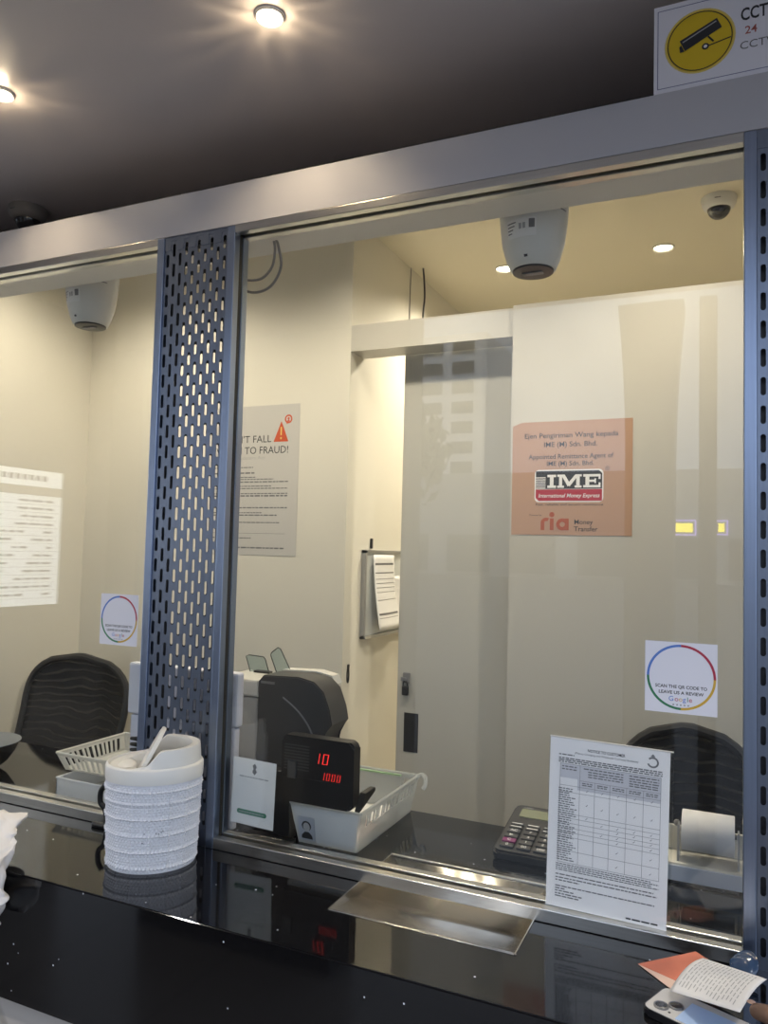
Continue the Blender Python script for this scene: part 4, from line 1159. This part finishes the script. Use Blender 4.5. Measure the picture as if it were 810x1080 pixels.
# far street: ground-floor row, office block, tree, lit sign
sr = thing('shop_row', 'low row of dark shop fronts mirrored along the lower main pane', 'building', (0, -60, -.12))
MB().box(-34, 60, -62, -58.6, -.12, 8.2).build('wall', M['facade'], sr)
for k in range(17): MB().box(-32 + k * 5.3, -28.4 + k * 5.3, -58.6, -58.4, .2, 3.2).build('shopfront', M['winglass'], sr)
of = thing('office_block', 'tall pale office block with rows of windows mirrored on the sliding door', 'building', (-52, -92, -.12))
MB().box(-78, -27.5, -100, -88.5, -.12, 29, ).build('wall', M['palefacade'], of)
for r in range(8):
    for c in range(12):
        MB().box(-77 + c * 4.1, -74.2 + c * 4.1, -88.6, -88.4, 9.0 + r * 2.5, 10.5 + r * 2.5).build('window', M['winglass'], of)
t_ = thing('street_tree', 'leafy street tree mirrored on the sliding door', 'tree', (-8.2, -16, -.12))
MB().tube([(-8.2, -16, -.12), (-8.15, -16, 2.2), (-8.1, -16.1, 4.0)], [.22, .17, .10], 10).build('trunk', M['bark'], t_, True)
b = MB()
for k in range(800):
    th = rnd.uniform(0, 2 * PI); rr = rnd.random() ** .5
    c = Vector((-8.1 + 1.8 * rr * math.cos(th), -16 + 2.0 * rr * math.sin(th), 4.1 + rnd.uniform(-1, 1) * 1.7 * math.sqrt(max(0, 1 - rr * rr))))
    e = Euler((rnd.uniform(0, 6), rnd.uniform(0, 6), rnd.uniform(0, 6))).to_matrix()
    s_ = rnd.uniform(.12, .24)
    b.bm.faces.new([b.bm.verts.new(c + e @ Vector(p) * s_) for p in ((-1, 0, 0), (0, -.45, .1), (1, 0, 0), (0, .45, .1))])
b.build('foliage', M['leaf'], t_)
ls = thing('lit_sign', 'small yellow lit sign with purple outline mirrored beside the right steel column', 'sign', (-3.2, -58.3, 3.3), group='lit shop signs')
def litsign(t, x0, x1, z0, z1):
    Yb = -58.4
    b = MB(); b.box(x0, x1, Yb, Yb + .06, z0, z0 + .12); b.box(x0, x1, Yb, Yb + .06, z1 - .12, z1); b.box(x0, x0 + .12, Yb, Yb + .06, z0, z1); b.box(x1 - .12, x1, Yb, Yb + .06, z0, z1)
    b.build('outline', M['signp'], t)
    MB().box(x0 + .25, x1 - .25, Yb, Yb + .05, z0 + .25, z1 - .25).build('panel', M['signy'], t)
litsign(ls, -4.1, -2.35, 3.35, 4.5)
ls2 = thing('lit_sign', 'smaller yellow lit sign nearest the right steel column, mirrored in the pane', 'sign', (-.7, -58.3, 3.3), group='lit shop signs')
litsign(ls2, -1.15, -.25, 3.4, 4.5)

# ------------------------------------------------------------------ light
w = bpy.data.worlds.new('overcast'); sc.world = w; w.use_nodes = True
N, L = w.node_tree.nodes, w.node_tree.links
bg = N['Background']
tc = N.new('ShaderNodeTexCoord')
nz = N.new('ShaderNodeTexNoise'); nz.inputs['Scale'].default_value = 4.5; nz.inputs['Detail'].default_value = 6; nz.inputs['Roughness'].default_value = .55
L.new(tc.outputs['Generated'], nz.inputs['Vector'])
cr = N.new('ShaderNodeValToRGB')
cr.color_ramp.elements[0].position = .35; cr.color_ramp.elements[0].color = (.40, .50, .68, 1)
cr.color_ramp.elements[1].position = .68; cr.color_ramp.elements[1].color = (.80, .90, 1.06, 1)
L.new(nz.outputs['Fac'], cr.inputs[0]); L.new(cr.outputs[0], bg.inputs[0])
bg.inputs[1].default_value = 2.15

sd = bpy.data.lights.new('hazy_sun', 'SUN'); sd.energy = 3.4; sd.angle = math.radians(25); sd.color = (1, .96, .9)
so = bpy.data.objects.new('hazy_sun', sd); COL.objects.link(so)
so.rotation_euler = Vector((-.35, -1, -1.25)).to_track_quat('-Z', 'Y').to_euler()

def area(name, loc, target, size, energy, col, sy=None):
    ld = bpy.data.lights.new(name, 'AREA'); ld.energy = energy; ld.color = col; ld.size = size
    if sy: ld.shape = 'RECTANGLE'; ld.size_y = sy
    o = bpy.data.objects.new(name, ld); COL.objects.link(o); o.location = loc
    o.rotation_euler = (Vector(target) - Vector(loc)).to_track_quat('-Z', 'Y').to_euler()
    return o

# ------------------------------------------------------------------ camera
cam = bpy.data.cameras.new('camera'); co = bpy.data.objects.new('camera', cam); COL.objects.link(co)
cam.sensor_fit = 'HORIZONTAL'; cam.sensor_width = 36; cam.lens = 36 * 811 / 810
cam.clip_start = .02; cam.clip_end = 400
yaw, pit, rol = math.radians(24.3966), math.radians(2.9794), math.radians(1.4706)
f0 = Vector((-math.sin(yaw), math.cos(yaw), 0)); r0 = Vector((math.cos(yaw), math.sin(yaw), 0)); u0 = Vector((0, 0, 1))
f = f0 * math.cos(pit) + u0 * math.sin(pit); u = -f0 * math.sin(pit) + u0 * math.cos(pit)
r = r0 * math.cos(rol) + u * math.sin(rol); u2 = -r0 * math.sin(rol) + u * math.cos(rol)
mw = Matrix((r, u2, -f)).transposed().to_4x4(); mw.translation = (0, -1.4, 1.6)
co.matrix_world = mw
sc.camera = co

vs = sc.view_settings
vs.view_transform = 'Standard'; vs.look = 'None'; vs.gamma = 1; vs.use_curve_mapping = False; vs.exposure = 0.0
sc.cycles.max_bounces = 10; sc.cycles.transparent_max_bounces = 24
sc.cycles.use_denoising = True
